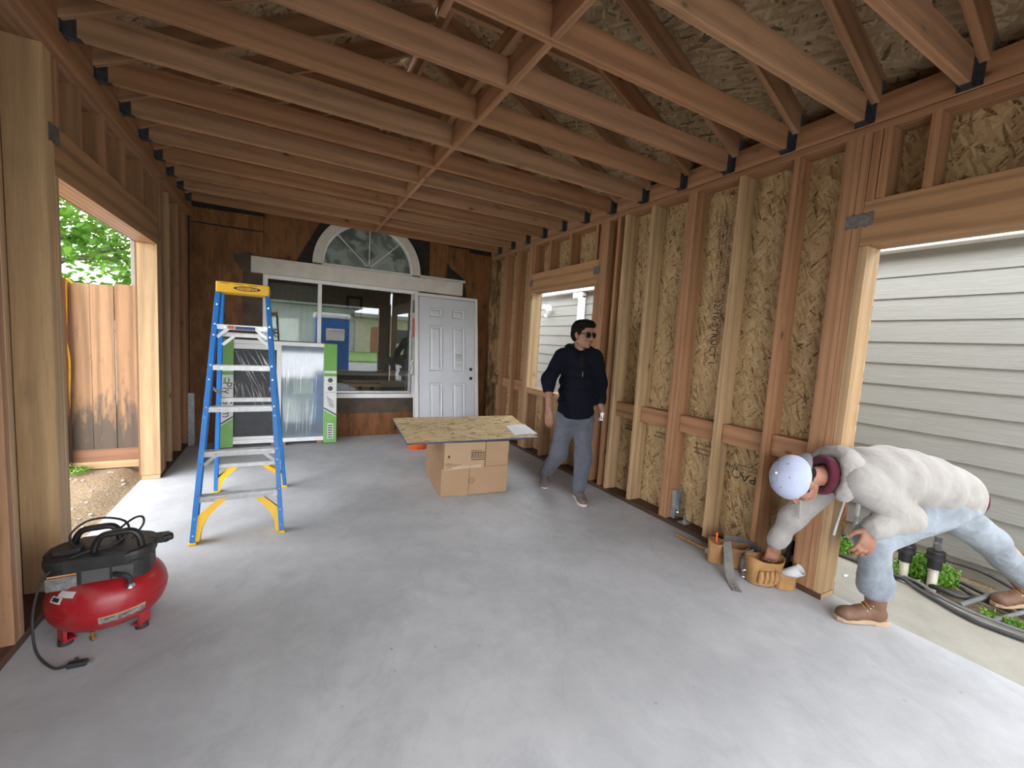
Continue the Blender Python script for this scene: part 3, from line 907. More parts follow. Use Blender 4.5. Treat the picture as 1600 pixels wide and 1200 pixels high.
for k in range(9): 
    o = lum('slat', -.038, .038, -.001, .001, .64, 2.0, M_blind, vb, 0)
    o.location.x = -.17 + .068 * k; o.rotation_euler.z = R(0); o.rotation_euler = (0, R(-90), 0); o.rotation_euler.rotate(Euler((0, 0, R(28))))
# ------------------------------------------------------------------ outdoors
def ground(name, x0, x1, y0, y1, nx, ny, zf, mat):
    bm = bmesh.new()
    g = [[bm.verts.new((x0 + (x1 - x0) * i / nx, y0 + (y1 - y0) * j / ny, zf(x0 + (x1 - x0) * i / nx, y0 + (y1 - y0) * j / ny))) for j in range(ny + 1)] for i in range(nx + 1)]
    for i in range(nx):
        for j in range(ny): bm.faces.new((g[i][j], g[i + 1][j], g[i + 1][j + 1], g[i][j + 1]))
    return link(name, mesh_from(bm, name, True), mat)
def dirt(name, a, b):
    t = NT(name); c = t.coord()
    n1 = t.noise(c, 2.5, 6, 0.65); n2 = t.noise(c, 40, 4, 0.7)
    col = t.mix(1.0, t.ramp(n1, [(0.3, a), (0.7, b)]), t.ramp(n2, [(0.3, 0.7), (0.7, 1.15)]), 'MULTIPLY')
    col = t.mix(t.ramp(t.voro(c, 22), [(0.05, 0.8), (0.16, 0.0)]), col, (0.62, 0.58, 0.5))
    t.bump(n2, 0.7, 0.03)
    return t.done(col, 0.9, spec=0.1)
M_dirt = dirt('dirt', (0.28, 0.20, 0.125), (0.42, 0.32, 0.21))
M_dirt2 = dirt('garden_dirt', (0.20, 0.155, 0.10), (0.36, 0.29, 0.20))
nz = lambda x, y: noise.noise(Vector((x * 2.3, y * 2.3, 0.3))) + 0.4 * noise.noise(Vector((x * 9, y * 9, 1.7)))
g1 = ground('ground_yard', -6, XL - 0.146, -1.5, 9, 60, 100, lambda x, y: -0.035 + min(0.09, max(0, (y - 3.2) * 0.05)) * min(1, max(0, (-1.15 - x) * 8)) + 0.018 * nz(x, y), M_dirt)
struct(g1, 'bare tan dirt yard outside the left opening')
g2 = ground('ground_side', 3.62, 4.46, -3, 9, 16, 120, lambda x, y: -0.03 - 0.06 * min(1, max(0, (x - 3.62) * 2)) + 0.02 * nz(x, y), M_dirt2)
struct(g2, 'narrow dirt strip between the walkway and the neighbouring house')
M_street = plain('street_concrete', (0.30, 0.30, 0.29), 0.8, var=0.1, scale=1.0)
M_grass = plain('lawn_grass', (0.16, 0.28, 0.06), 0.9, var=0.35, scale=6, bump=0.6)
lum('ground_drive', -14, 14, -11, YF - .155, -0.2, -0.03, M_street, None, 0)
struct(bpy.data.objects['ground_drive'], 'concrete driveway and street in front of the building')
lum('ground_lawn', -14, 14, -40, -11.02, -0.2, 0.05, M_grass, None, 0)
struct(bpy.data.objects['ground_lawn'], 'green front lawn across the street')

# --- stones and clods on the dirt yard
bm = bmesh.new()
for k in range(260):
    x = -1.14 - random.random() ** 1.5 * 1.6; y = 3.0 + random.random() * 2.0
    r = 0.004 + 0.012 * random.random() ** 3
    z = -0.035 + min(0.09, max(0, (y - 3.2) * 0.05)) * min(1, max(0, (-1.15 - x) * 8)) + 0.018 * nz(x, y)
    res = bmesh.ops.create_icosphere(bm, subdivisions=1, radius=r)
    for v in res['verts']: v.co = Vector((x, y, z + r * .3)) + Vector((v.co.x, v.co.y * 1.2, v.co.z * .6))
gv = link('gravel', mesh_from(bm, 'gravel'), plain('gravel', (0.46, 0.41, 0.33), 0.9, var=0.4, scale=40))
tag(gv, 'small pale stones and clods scattered on the dirt yard', 'gravel', kind='stuff')

# --- neighbouring house on the right
XS = 4.42
nw = struct(empty('wall_neighbor'), 'neighbouring house wall of pale grey lap siding close by')
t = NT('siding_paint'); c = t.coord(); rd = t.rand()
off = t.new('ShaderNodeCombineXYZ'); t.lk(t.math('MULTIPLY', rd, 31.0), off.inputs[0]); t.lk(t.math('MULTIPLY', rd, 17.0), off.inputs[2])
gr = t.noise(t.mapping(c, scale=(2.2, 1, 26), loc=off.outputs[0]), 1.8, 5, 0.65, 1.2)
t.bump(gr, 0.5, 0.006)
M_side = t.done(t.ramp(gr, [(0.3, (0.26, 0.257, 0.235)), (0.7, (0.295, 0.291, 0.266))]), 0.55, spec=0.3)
EX = 0.176
z0 = 0.035
zs = z0
k = 0
rr = random.Random(3)
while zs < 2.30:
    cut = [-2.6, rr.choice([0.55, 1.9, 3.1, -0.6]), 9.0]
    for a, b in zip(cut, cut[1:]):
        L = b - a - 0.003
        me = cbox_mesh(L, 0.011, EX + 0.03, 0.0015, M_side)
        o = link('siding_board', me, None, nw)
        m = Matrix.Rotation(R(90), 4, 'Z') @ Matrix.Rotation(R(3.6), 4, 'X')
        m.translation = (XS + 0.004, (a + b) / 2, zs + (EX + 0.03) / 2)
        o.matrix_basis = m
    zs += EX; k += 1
lum('sheathing', XS + .03, XS + .06, -2.6, 9, -.1, 2.45, M_brownpaper, nw, 0)
lum('foundation', XS + .012, XS + .05, -2.6, 9, -.4, .05, M_walk, nw, 0, axis=1)
lum('soffit', XS - .09, XS + .02, -2.6, 9, 2.345, 2.37, M_white, nw, .002, axis=1)
lum('fascia', XS - .118, XS - .0905, -2.6, 9, 2.345, 2.52, M_white, nw, .003)
bar('roof_slab', (XS - .14, 3.2, 2.54), (XS + 3.0, 3.2, 3.9), 11.6, 0.05, plain('roof_shingle', (.18, .17, .16), .9), nw)
ds = tag(empty('downspout', (XS - .062, 5.80, 0)), 'white square downspout on the neighbouring wall seen through the window opening', 'downspout')
lum('pipe', -.04, .04, -.055, .055, 0.02, 2.28, M_white, ds, .006); lum('elbow', -.05, .05, -.055, .20, 2.24, 2.335, M_white, ds, .012)
fl_ = tag(empty('flood_light', (XS - .03, 6.80, 2.07)), 'white twin floodlight mounted on the neighbouring siding', 'light')
lathe('mount', [(0, 0), (.055, 0), (.055, .02), (.03, .04), (0, .04)], M_white, fl_, rot=(0, R(-90), 0))
for sy, a in ((.09, 30), (-.10, -25)):
    lathe('lamp_head', [(0, 0), (.03, .0), (.045, .05), (.062, .10), (.062, .115), (0, .112)], M_vinyl, fl_, loc=(-.05, sy * .3, .03), rot=(R(a * 2.2), R(-70), 0))
lathe('sensor', [(0, -.04), (.03, -.03), (.035, 0), (.03, .03), (0, .04)], M_vinyl, fl_, loc=(-.06, .03, -.09))

# --- things in the side strip: valves, hoses, weeds, stick
M_pvc = plain('dirty_pvc', (0.66, 0.62, 0.52), 0.5, var=0.2)
M_hose = plain('grey_black_hose', (0.045, 0.047, 0.052), 0.5, var=0.4, scale=12)
M_dust = plain('dusty_hose', (0.15, 0.15, 0.155), 0.6, var=0.3, scale=12)
def valve(loc, h, label, rz):
    v = tag(empty('irrigation_valve', loc, rz), label, 'valve', 'irrigation valves by the neighbouring wall')
    lathe('riser', [(0, 0), (.026, 0), (.026, h), (0, h)], M_pvc, v, seg=16)
    b = lathe('valve_body', [(0, h - .005), (.036, h - .005), (.038, h + .05), (.050, h + .055), (.050, h + .075), (.046, h + .08), (.046, h + .10), (.050, h + .105), (.044, h + .118), (0, h + .12)], M_black, v, seg=20)
    bm = bmesh.new()
    add_box(bm, (.045, .0, h + .145), (.05, .03, .03), None, .006); add_box(bm, (-.01, 0, h + .165), (.10, .035, .022), None, .006)
    add_tube(bm, [(.01, 0, h + .10), (.01, 0, h + .21)], .02, 10); add_tube(bm, [(-.07, .0, h + .165), (.09, 0, h + .165)], .016, 8)
    link('solenoid', mesh_from(bm, 'solenoid'), plain('grey_valve', (.11, .11, .115), .5), b)
    tube('wire', [(.05, 0, h + .15), (.09, .02, h + .05), (.07, .03, .0)], .003, M_white, v, 6, 6)
valve((3.82, 1.022, -.06), .165, 'nearer irrigation valve on a white riser beside the bending man', .3)
valve((3.80, 1.165, -.06), .15, 'farther irrigation valve on a white riser beside the bending man', -.2)
def hose(pts, r, label, m=None, name='hose'):
    o = tube(name, pts, r, m or M_hose, None, 10, 8)
    return tag(o, label, 'hose', 'hoses along the side strip')
hose([(3.70, 1.9, -.02), (3.66, 1.45, .0), (3.655, 1.14, .014), (3.59, 1.028, .014), (3.53, .917, .014), (3.462, .747, .012), (3.47, .635, .012), (3.50, .52, .012), (3.6, .2, .012)], .013, 'black hose lying along the very edge of the walkway')
hose([(3.68, 1.12, .02), (3.62, 1.02, .04), (3.57, .93, .03), (3.55, .80, .02), (3.57, .66, .014), (3.60, .5, .014), (3.7, .1, .0)], .010, 'dusty grey hose running beside the hose on the walkway edge', M_dust)
hose([(4.00, 1.12, .05), (3.90, 1.10, .03), (3.83, 1.045, -.02), (3.77, .96, .0), (3.77, .876, .0), (3.92, .783, .0), (4.17, .707, .0), (4.3, .5, -.05)], .017, 'thick black hose curving from the valves behind the bending man')
hose([(4.15, 1.12, -.02), (4.12, 1.043, -.03), (3.99, .93, -.02), (3.95, .82, -.03), (3.98, .6, -.05)], .013, 'black hose branch crossing the dirt under the weeds')
hose([(4.12, 1.0, -.03), (4.078, .934, -.02), (4.05, .796, -.03), (4.1, .6, -.06)], .013, 'short black hose against the foundation behind the rear leg')
hose([(4.35, 1.3, -.01), (4.38, 1.103, .0), (4.395, .92, .0), (4.36, .7, -.05)], .011, 'thin black hose following the foundation of the neighbouring house')
hose([(3.66, .84, -.01), (3.80, .80, .02), (4.02, .762, .03), (4.31, .70, .0)], .014, 'grey hose crossing toward the neighbouring wall', M_dust)
hose([(3.66, .70, -.02), (3.80, .66, .0), (4.0, .62, .0), (4.3, .5, .0)], .012, 'grey hose nearest the right edge of the view', M_dust)
hose([(4.0, 1.55, -.05), (3.9, 1.62, .12), (3.86, 1.72, .22), (3.95, 1.85, .26), (4.08, 1.80, .10), (4.1, 1.7, -.05)], .016, 'black hose loop standing up behind the door post')
ps = tag(empty('garden_stake', (4.16, .80, -.05)), 'pale wooden garden stake leaning toward the neighbouring wall', 'stake')
tube('shaft', [(.10, -.32, 0), (.04, .03, .395)], .014, M_pale, ps, 10); tube('tip', [(.04, .03, .394), (.035, .055, .425)], [.014, .011], M_pale, ps, 10)
cp = tag(empty('copper_pipe', (4.30, 1.75, -.1)), 'copper pipe rising beside the neighbouring foundation', 'pipe')
tube('pipe', [(0, 0, 0), (0, 0, .30), (.02, .0, .45), (.10, 0, .50)], .014, plain('copper', (.50, .19, .09), .4, metal=.6), cp, 10, 5); tube('collar', [(0, 0, .12), (0, 0, .16)], .019, M_brass, cp, 10)
gp = tag(empty('grey_conduit', (4.28, 1.655, -.1)), 'grey conduit rising beside the copper pipe', 'pipe')
tube('pipe', [(0, 0, 0), (0, 0, .30), (.02, 0, .42), (.11, 0, .46)], .015, plain('conduit', (.34, .35, .36), .5), gp, 10, 5); tube('collar', [(0, 0, .20), (0, 0, .25)], .02, M_galv, gp, 10)
M_weed = plain('weed_leaf', (0.14, 0.30, 0.035), 0.6, var=0.5, scale=14, spec=0.25)
def weed(cx, cy, rad, h, n, label, z=-.07):
    w = tag(empty('weed_plant', (cx, cy, z)), label, 'weed', 'weeds in the side strip')
    bm = bmesh.new(); st = bmesh.new()
    for i in range(n):
        a = random.random() * 6.283; q = math.sqrt(random.random()) * rad
        b0 = Vector((q * .5 * math.cos(a), q * .5 * math.sin(a), 0)); tip = Vector((q * math.cos(a), q * math.sin(a), h * (.45 + .55 * random.random()) * (1 - .4 * q / rad)))
        if i % 6 == 0: add_tube(st, [b0, tip * .95], .0025, 5)
        for j in range(9):
            t_ = .35 + .65 * j / 8
            p = b0.lerp(tip, t_)
            d = Vector((random.gauss(0, 1), random.gauss(0, 1), random.gauss(.3, .6))).normalized()
            s = d.cross(Vector((random.gauss(0, 1), random.gauss(0, 1), random.gauss(0, 1)))).normalized()
            l = .012 + .012 * random.random()
            q4 = [p, p + d * l * .5 + s * l * .32, p + d * l, p + d * l * .5 - s * l * .32]
            bm.faces.new([bm.verts.new(v) for v in q4])
    f = link('foliage', mesh_from(bm, 'weed'), M_weed, w); f['kind'] = 'stuff'
    link('stem', mesh_from(st, 'stem'), M_weed, w)['kind'] = 'stuff'
weed(3.96, 1.09, .17, .25, 420, 'feathery green weed clump spreading behind the two irrigation valves')
weed(3.78, 1.30, .13, .17, 160, 'low green weed beside the walkway behind the bent front leg')
weed(3.85, 1.62, .16, .19, 190, 'bright green weed beside the door post base')
weed(3.72, .66, .12, .10, 110, 'low green weed among the hoses near the right edge')
weed(3.62, .80, .06, .05, 50, 'tiny green weed on the walkway edge')

# --- fence on the left
YFN = 5.10
fe = tag(empty('wooden_fence', (-1.9, YFN, 0)), 'weathered cedar board fence standing beyond the left opening', 'fence')
x = -1.03
rr = random.Random(11)
i = 0
tops = [1.735, 1.73, 1.712, 1.708, 1.70, 1.69, 1.70, 1.71, 1.7, 1.69, 1.70, 1.7, 1.7, 1.7, 1.7, 1.7]
while x > -3.4:
    w = 0.150 + 0.012 * rr.random()
    lum('board', x - w + 1.9, x + 1.9 - .003, -.010 + .006 * (i % 2), .010 + .006 * (i % 2), .215, tops[i % 16], M_fence, fe, .002, axis=2)
    x -= w; i += 1
lum('kick_board', -1.5, .88, -.02, .02, .125, .232, wood('kickboard', [(.25, .12, .07), (.28, .14, .08)], knot=.5), fe, .003)
lum('bottom_rail', -1.5, .88, -.06, .03, .06, .124, M_pale, fe, .004)
for xx in (-.9, .75): lum('fence_post', xx, xx + .09, .025, .115, -.1, 1.68, M_fence, fe, .004)
for zz in (.5, 1.45): lum('rail', -1.5, .88, .028, .066, zz, zz + .09, M_fence, fe, .003)
lum('corner_post', .24 - .09, .24, -.12, -.03, -.05, 1.74, M_fence, fe, .004).location.x = .215
yh = tag(tube('yellow_hose', [(-1.60, 5.06, 1.70), (-1.625, 5.05, 1.728), (-1.638, 5.05, 1.70), (-1.642, 5.05, 1.50), (-1.65, 5.05, 1.27), (-1.652, 5.04, 1.22), (-1.635, 5.04, 1.10), (-1.632, 5.04, .95), (-1.645, 5.05, .7), (-1.652, 5.05, .47)], .0085, plain('yellow_hose', (.75, .47, .03), .45), None, 8, 5), 'yellow air hose hanging down the fence board', 'hose')

# --- tree beyond the fence
tr = tag(empty('leafy_tree', (-2.8, 8.6, -.1)), 'leafy bright green tree standing behind the wooden fence', 'tree')
M_bark = plain('bark', (.10, .075, .055), .9, var=.4, scale=14, bump=.6)
tube('trunk', [(-.75, .1, 0), (-.80, .1, .9), (-.70, .1, 1.8), (-.60, .05, 2.6), (-.5, 0, 3.8)], [.15, .13, .12, .09, .05], M_bark, tr, 10)
for k, (dx, dy, z0_, z1_) in enumerate(((2.0, -.5, 2.0, 2.75), (-1.1, -.4, 1.9, 3.1), (1.7, .3, 2.3, 3.2), (-.7, -.8, 1.6, 2.4), (2.3, -.8, 2.2, 2.45), (1.5, -1.6, 2.4, 3.6))):
    tube('branch', [(-.66, .08, z0_), (-.66 + dx * .5, .08 + dy * .5, (z0_ + z1_) / 2 + .05), (-.66 + dx, .08 + dy, z1_)], [.04, .025, .009], M_bark, tr, 8, 4)
t = NT('leaf'); c = t.coord()
lf = t.noise(c, 3.0, 3)
t.b.inputs['Transmission Weight'].default_value = 0.0
col = t.ramp(lf, [(.3, (.055, .15, .014)), (.55, (.12, .25, .028)), (.8, (.20, .32, .05))])
tl = t.new('ShaderNodeBsdfTranslucent'); t.lk(col, tl.inputs[0]); ad = t.new('ShaderNodeMixShader'); ad.inputs[0].default_value = .5
t.done(col, .5, spec=.3); t.lk(t.b.outputs[0], ad.inputs[1]); t.lk(tl.outputs[0], ad.inputs[2]); t.lk(ad.outputs[0], t.out.inputs[0])
M_leaf = t.m
bm = bmesh.new()
rr = random.Random(5)
cl = [(Vector((rr.uniform(-.6, 1.5), rr.uniform(-1.3, .9), rr.uniform(1.5, 3.4))), rr.uniform(.22, .42)) for _ in range(95)]
cl += [(Vector((rr.uniform(-2.4, 1.6), rr.uniform(-2.8, .9), rr.uniform(3.0, 5.0))), rr.uniform(.3, .55)) for _ in range(75)]  # upper crown, added out of view to shade the left opening
for cpos, cr in cl:
    for j in range(60):
        d = Vector((rr.gauss(0, 1), rr.gauss(0, 1), rr.gauss(0, .75))).normalized() * cr * rr.random() ** .4
        p = cpos + d
        n = (Vector((rr.gauss(0, .5), rr.gauss(-.3, .5), 1))).normalized()
        u = n.cross(Vector((rr.gauss(0, 1), rr.gauss(0, 1), 0))).normalized(); v = n.cross(u)
        l = rr.uniform(.045, .085)
        c0 = bm.verts.new(p - u * l); c1 = bm.verts.new(p + u * l - n * l * .25)
        s0 = bm.verts.new(p + v * l * .55 + n * l * .12); s1 = bm.verts.new(p - v * l * .55 + n * l * .12)
        bm.faces.new((c0, s1, c1)); bm.faces.new((c0, c1, s0))
f = link('foliage', mesh_from(bm, 'leaves'), M_leaf, tr); f['kind'] = 'stuff'
weed(-1.62, 4.95, .14, .10, 60, 'small green weed at the foot of the wooden fence', .05)

# --- seen only in the window's reflection: street side
pt = tag(empty('portable_toilet', (1.50, -4.3, -.03)), 'blue portable toilet with white roof outside, mirrored in the window', 'toilet')
M_blue = plain('blue_plastic', (.02, .13, .42), .45, var=.1)
lum('cabin', -.55, .55, -.55, .55, .1, 1.95, M_blue, pt, .03, axis=2)
for xx in (-.54, .50): lum('corner_rib', xx, xx + .04, .54, .57, .1, 1.95, M_blue, pt, .008)
for zz in (.5, 1.0): lum('panel_rib', -.5, .5, .55, .57, zz, zz + .05, M_blue, pt, .01)
bm = bmesh.new(); add_box(bm, (0, 0, 2.03), (1.16, 1.16, .18), None, .07); link('roof', mesh_from(bm, 'roof', True), M_vinyl, pt)
lum('base_skid', -.58, .58, -.58, .58, 0, .1, M_black, pt, .01)
sg = lum('sign', -.22, .38, .572, .58, 1.18, 1.60, M_white, pt, .002)
text('sign_text', 'NATIONAL', .105, basis((.08, .581, 1.50), (-1, 0, 0), (0, 0, 1)), plain('red_ink', (.5, .03, .05), .6), pt, .95)
text('sign_text', 'RENTAL SERVICE', .05, basis((.08, .581, 1.38), (-1, 0, 0), (0, 0, 1)), plain('blue_ink', (.03, .06, .3), .6), pt)
hs = tag(empty('house', (2, -24, 0)), 'cream house with pale garage across the street, mirrored in the window', 'house')
M_cream = plain('cream_stucco', (.42, .38, .26), .9); M_hw = plain('white_stucco', (.42, .43, .44), .9)
lum('wall', -7, 3.0, -4, 0, 0, 3.4, M_hw, hs, 0); lum('wall', 3.0, 9, -3.2, .4, 0, 2.8, M_cream, hs, 0)
bar('roof', (-7.4, -1.5, 3.6), (3.4, -1.5, 3.6), 5.5, .35, plain('roof_tile', (.20, .20, .21), .9), hs); bar('roof', (2.8, -1.2, 2.95), (9.4, -1.2, 2.95), 4.8, .3, plain('roof_tile_b', (.24, .22, .20), .9), hs)
lum('garage_door', -5, -1.0, .0, .06, 0, 2.3, M_vinyl, hs, 0); lum('door', 4.2, 5.1, .4, .46, 0, 2.1, plain('brown_door', (.25, .10, .04), .6), hs, 0)
lum('window', 6, 7.5, .4, .44, .9, 2.0, M_black, hs, 0)
# ------------------------------------------------------------------ step ladder
M_lblue = plain('blue_fibreglass', (0.015, 0.16, 0.48), 0.42, var=0.12, scale=14)
M_yel = plain('yellow_plastic', (0.82, 0.47, 0.02), 0.45, var=0.06)
ld = tag(empty('step_ladder', (-.25, 3.75, 0)), 'blue fibreglass step ladder with aluminium treads and yellow top cap', 'ladder')
LO = Vector((-.25, 3.75, 0))
FL0, FL1 = Vector((-.505, 3.275, .012)), Vector((-.405, 3.66, 1.655))
FR0, FR1 = Vector((-.002, 3.285, .012)), Vector((-.108, 3.66, 1.655))
RL0, RL1 = Vector((-.498, 4.270, .012)), Vector((-.400, 3.79, 1.655))
RR0, RR1 = Vector((.020, 4.262, .012)), Vector((-.112, 3.79, 1.655))
def channel(name, p0, p1, w, d, sgn, mat):
    """C-section rail: web on the outside, flanges pointing to the middle"""
    p0, p1 = p0 - LO, p1 - LO
    x = (p1 - p0).normalized(); y = Vector((0, 0, 1)).cross(x)
    y = (Vector((1, 0, 0)) - x * x.x).normalized(); z = x.cross(y)
    L = (p1 - p0).length
    bm = bmesh.new()
    add_box(bm, (L / 2, sgn * (w / 2 - .002), 0), (L, .005, d), None, .0015)
    for s in (-1, 1): add_box(bm, (L / 2, 0, s * (d / 2 - .002)), (L, w, .005), None, .0015)
    o = link(name, mesh_from(bm, name), mat, ld)
    m = Matrix((x, y, z)).transposed().to_4x4(); m.translation = p0; o.matrix_basis = m
    return o
channel('front_rail', FL0, FL1, .030, .078, -1, M_lblue); channel('front_rail', FR0, FR1, .030, .078, 1, M_lblue)
channel('rear_rail', RL0, RL1, .028, .055, -1, M_lblue); channel('rear_rail', RR0, RR1, .028, .055, 1, M_lblue)
def at(p0, p1, z): return p0.lerp(p1, (z - p0.z) / (p1.z - p0.z))
for k, z in enumerate((.285, .57, .86, 1.14, 1.42)):
    a, b = at(FL0, FL1, z) - LO, at(FR0, FR1, z) - LO
    bm = bmesh.new()
    L = b.x - a.x - .02
    add_box(bm, (0, 0, 0), (L, .085, .004)); add_box(bm, (0, -.041, -.014), (L, .004, .03)); add_box(bm, (0, .041, -.014), (L, .004, .03))
    for j in range(6): add_box(bm, (0, -.033 + .013 * j, .003), (L, .004, .003))
    tr_ = link('tread', mesh_from(bm, 'tread'), M_alu, ld); tr_.location = (a + b) / 2
    for s in (-1, 1):
        bm2 = bmesh.new(); add_tube(bm2, [(s * L * .34, -.0435, -.012), (s * L * .34, -.047, -.012)], .006, 10)
        link('rivet', mesh_from(bm2, 'rivet'), M_chrome, tr_)
    if k in (1, 4):
        for s, q in ((1, a), (-1, b)):
            bar('tread_brace', q + Vector((s * .012, -.03, -.085)), q + Vector((s * .085, -.03, -.016)), .022, .003, M_alu, ld, upv=(0, 1, 0))
for z in (.245, .83, 1.352):
    a, b = at(RL0, RL1, z) - LO, at(RR0, RR1, z) - LO
    rb = bar('rear_bar', a + Vector((.01, 0, 0)), b - Vector((.01, 0, 0)), .022, .034, M_alu, ld)
    if z > 1.3:
        for s, q in ((1, a), (-1, b)): bar('tread_brace', q + Vector((s * .012, -.012, -.08)), q + Vector((s * .085, -.012, -.012)), .022, .003, M_alu, ld, upv=(0, 1, 0))
for s, f0, f1, r0, r1 in ((1, FL0, FL1, RL0, RL1), (-1, FR0, FR1, RR0, RR1)):
    a = at(f0, f1, .98) - LO + Vector((s * .022, .03, 0)); b = at(r0, r1, .90) - LO + Vector((s * .022, -.03, 0)); mid = (a + b) / 2 - Vector((0, 0, .012))
    bar('spreader', a, mid, .004, .024, M_galv, ld); bar('spreader', mid, b, .004, .024, M_galv, ld)
# yellow corner braces down to the feet
BR = [(0, 0), (.026, 0), (.030, .07), (.050, .125), (.095, .185), (.165, .255), (.115, .258), (.055, .205), (.0, .150)]
def brace(p0, p1, s, k, dep):
    u = Vector((s, 0, 0)); v = (p1 - p0).normalized(); v = (v - u * v.dot(u)).normalized()
    o_ = p0 + Vector((s * .010, 0, 0)) - LO
    pts = [(x * k, y * k * 1.04) for x, y in BR]
    bm = bmesh.new(); w = u.cross(v).normalized()
    lean = (p1 - p0).normalized()
    for d0 in (0,):
        A = []; B = []
        for x, y in pts:
            q = o_ + u * x + lean * y
            A.append(bm.verts.new(q - w * dep / 2)); B.append(bm.verts.new(q + w * dep / 2))
        n = len(pts); bm.faces.new(A); bm.faces.new(list(reversed(B)))
        for j in range(n): bm.faces.new((A[(j + 1) % n], A[j], B[j], B[(j + 1) % n]))
    bmesh.ops.recalc_face_normals(bm, faces=bm.faces[:])
    link('foot_brace', mesh_from(bm, 'brace'), M_yel, ld)
brace(FL0, FL1, 1, 1.0, .07); brace(FR0, FR1, -1, 1.0, .07); brace(RL0, RL1, 1, .86, .05); brace(RR0, RR1, -1, .86, .05)
for p in (FL0, FR0, RL0, RR0):
    q = p - LO
    bm = bmesh.new(); add_box(bm, (q.x, q.y, .008), (.042, .085, .016), None, .004); link('rubber_foot', mesh_from(bm, 'foot'), M_yel, ld)
for p0, p1 in ((FL0, FL1), (FR0, FR1)):
    for z in (.06, .16, .30, .50, .575, .80, .865, 1.05, 1.145, 1.35, 1.425, 1.56):
        q = at(p0, p1, z) - LO
        bm = bmesh.new(); add_tube(bm, [(q.x, q.y - .040, q.z), (q.x, q.y - .0425, q.z)], .006, 8); link('rivet', mesh_from(bm, 'rivet'), M_chrome, ld)
# top cap and its mark
bm = bmesh.new(); add_box(bm, (-.256 - LO.x, 3.715 - LO.y, 1.684), (.322, .225, .074), None, .008)
cap = link('top_cap', mesh_from(bm, 'cap'), M_yel, ld)
bm = bmesh.new(); add_box(bm, (-.256 - LO.x, 3.715 - LO.y, 1.7225), (.13, .10, .003), None, .001); link('tool_tray', mesh_from(bm, 'tray'), plain('dull_yellow', (.55, .33, .03), .6), cap)
def ellipse(name, cx, cz, rx, rz, y, mat, parent, n=32, lens=False):
    bm = bmesh.new()
    vs = []
    for k in range(n):
        a = 2 * math.pi * k / n
        c_, s_ = math.cos(a), math.sin(a)
        if lens: s_ = math.copysign(abs(s_) ** 1.25, s_)
        vs.append(bm.verts.new((cx + rx * c_, y, cz + rz * s_)))
    bm.faces.new(vs)
    return link(name, mesh_from(bm, name), mat, parent)
yc_ = 3.6025 - LO.y - .0006
ellipse('logo_oval', -.232 - LO.x, 1.683, .083, .017, yc_, M_ink, cap, lens=True)
ellipse('logo_oval', -.232 - LO.x, 1.683, .064, .0115, yc_ - .0005, M_yel, cap)
text('logo_text', 'WERNER', .0235, basis((-.232 - LO.x, yc_ - .001, 1.683), (1, 0, 0), (0, 0, 1)), M_ink, cap, 1.12)
for i in range(3): lum('print_line', -.395 - LO.x + .085 * i, -.34 - LO.x + .085 * i, yc_ - .0003, yc_, 1.7085 - .001 * i, 1.7115 - .001 * i, M_stamp, cap, 0)
lum('step_label', -.345 - LO.x, -.305 - LO.x, 3.5585 - LO.y, 3.5595 - LO.y, 1.396, 1.418, plain('red_label', (.45, .12, .10), .5), ld, 0)
lum('step_label', -.300 - LO.x, -.18 - LO.x, 3.5585 - LO.y, 3.5595 - LO.y, 1.394, 1.416, plain('blue_label', (.04, .07, .20), .5), ld, 0)

# ------------------------------------------------------------------ air compressor
ac = tag(empty('air_compressor', (-.700, 2.500, 0), R(4)), 'red pancake air compressor with dusty black motor shroud', 'compressor')
t = NT('red_tank'); c = t.coord(); n1 = t.noise(c, 7, 5, .65)
sx = t.new('ShaderNodeSeparateXYZ'); g_ = t.new('ShaderNodeNewGeometry'); t.lk(g_.outputs['Normal'], sx.inputs[0])
col = t.mix(t.ramp(n1, [(.50, 0.0), (.75, .22)]), (.33, .012, .018), (.50, .33, .29))
M_redt = t.done(col, t.ramp(n1, [(.35, .28), (.7, .5)]), spec=.5)
M_dustblk = plain('dusty_black_plastic', (.020, .0195, .0195), .55, var=.5, scale=12)
pr = []
for k in range(15):
    a = -math.pi / 2 + math.pi * k / 14
    pr.append((max(0.0, .098 + .112 * math.cos(a)) if 0 < k < 14 else .0, .165 + .112 * math.sin(a) * (1.0 if a < 0 else .95)))
pr = [(0, .053)] + [(.098 + .112 * max(0, math.cos(-math.pi / 2 + math.pi * k / 14)) ** .8, .165 + .112 * math.sin(-math.pi / 2 + math.pi * k / 14)) for k in range(15)] + [(0, .277)]
tank = lathe('tank', pr, M_redt, ac, seg=56)
bm = bmesh.new()
for k in range(56):
    a0, a1 = 2 * math.pi * k / 56, 2 * math.pi * (k + 1) / 56
    pts = [(.2085, .160), (.2115, .163), (.2115, .167), (.2085, .170)]
    for (ra, za), (rb, zb) in zip(pts, pts[1:]):
        bm.faces.new([bm.verts.new((r_ * math.cos(a), r_ * math.sin(a), z_)) for r_, z_, a in ((ra, za, a0), (ra, za, a1), (rb, zb, a1), (rb, zb, a0))])
link('weld_seam', mesh_from(bm, 'seam', True), M_redt, tank)
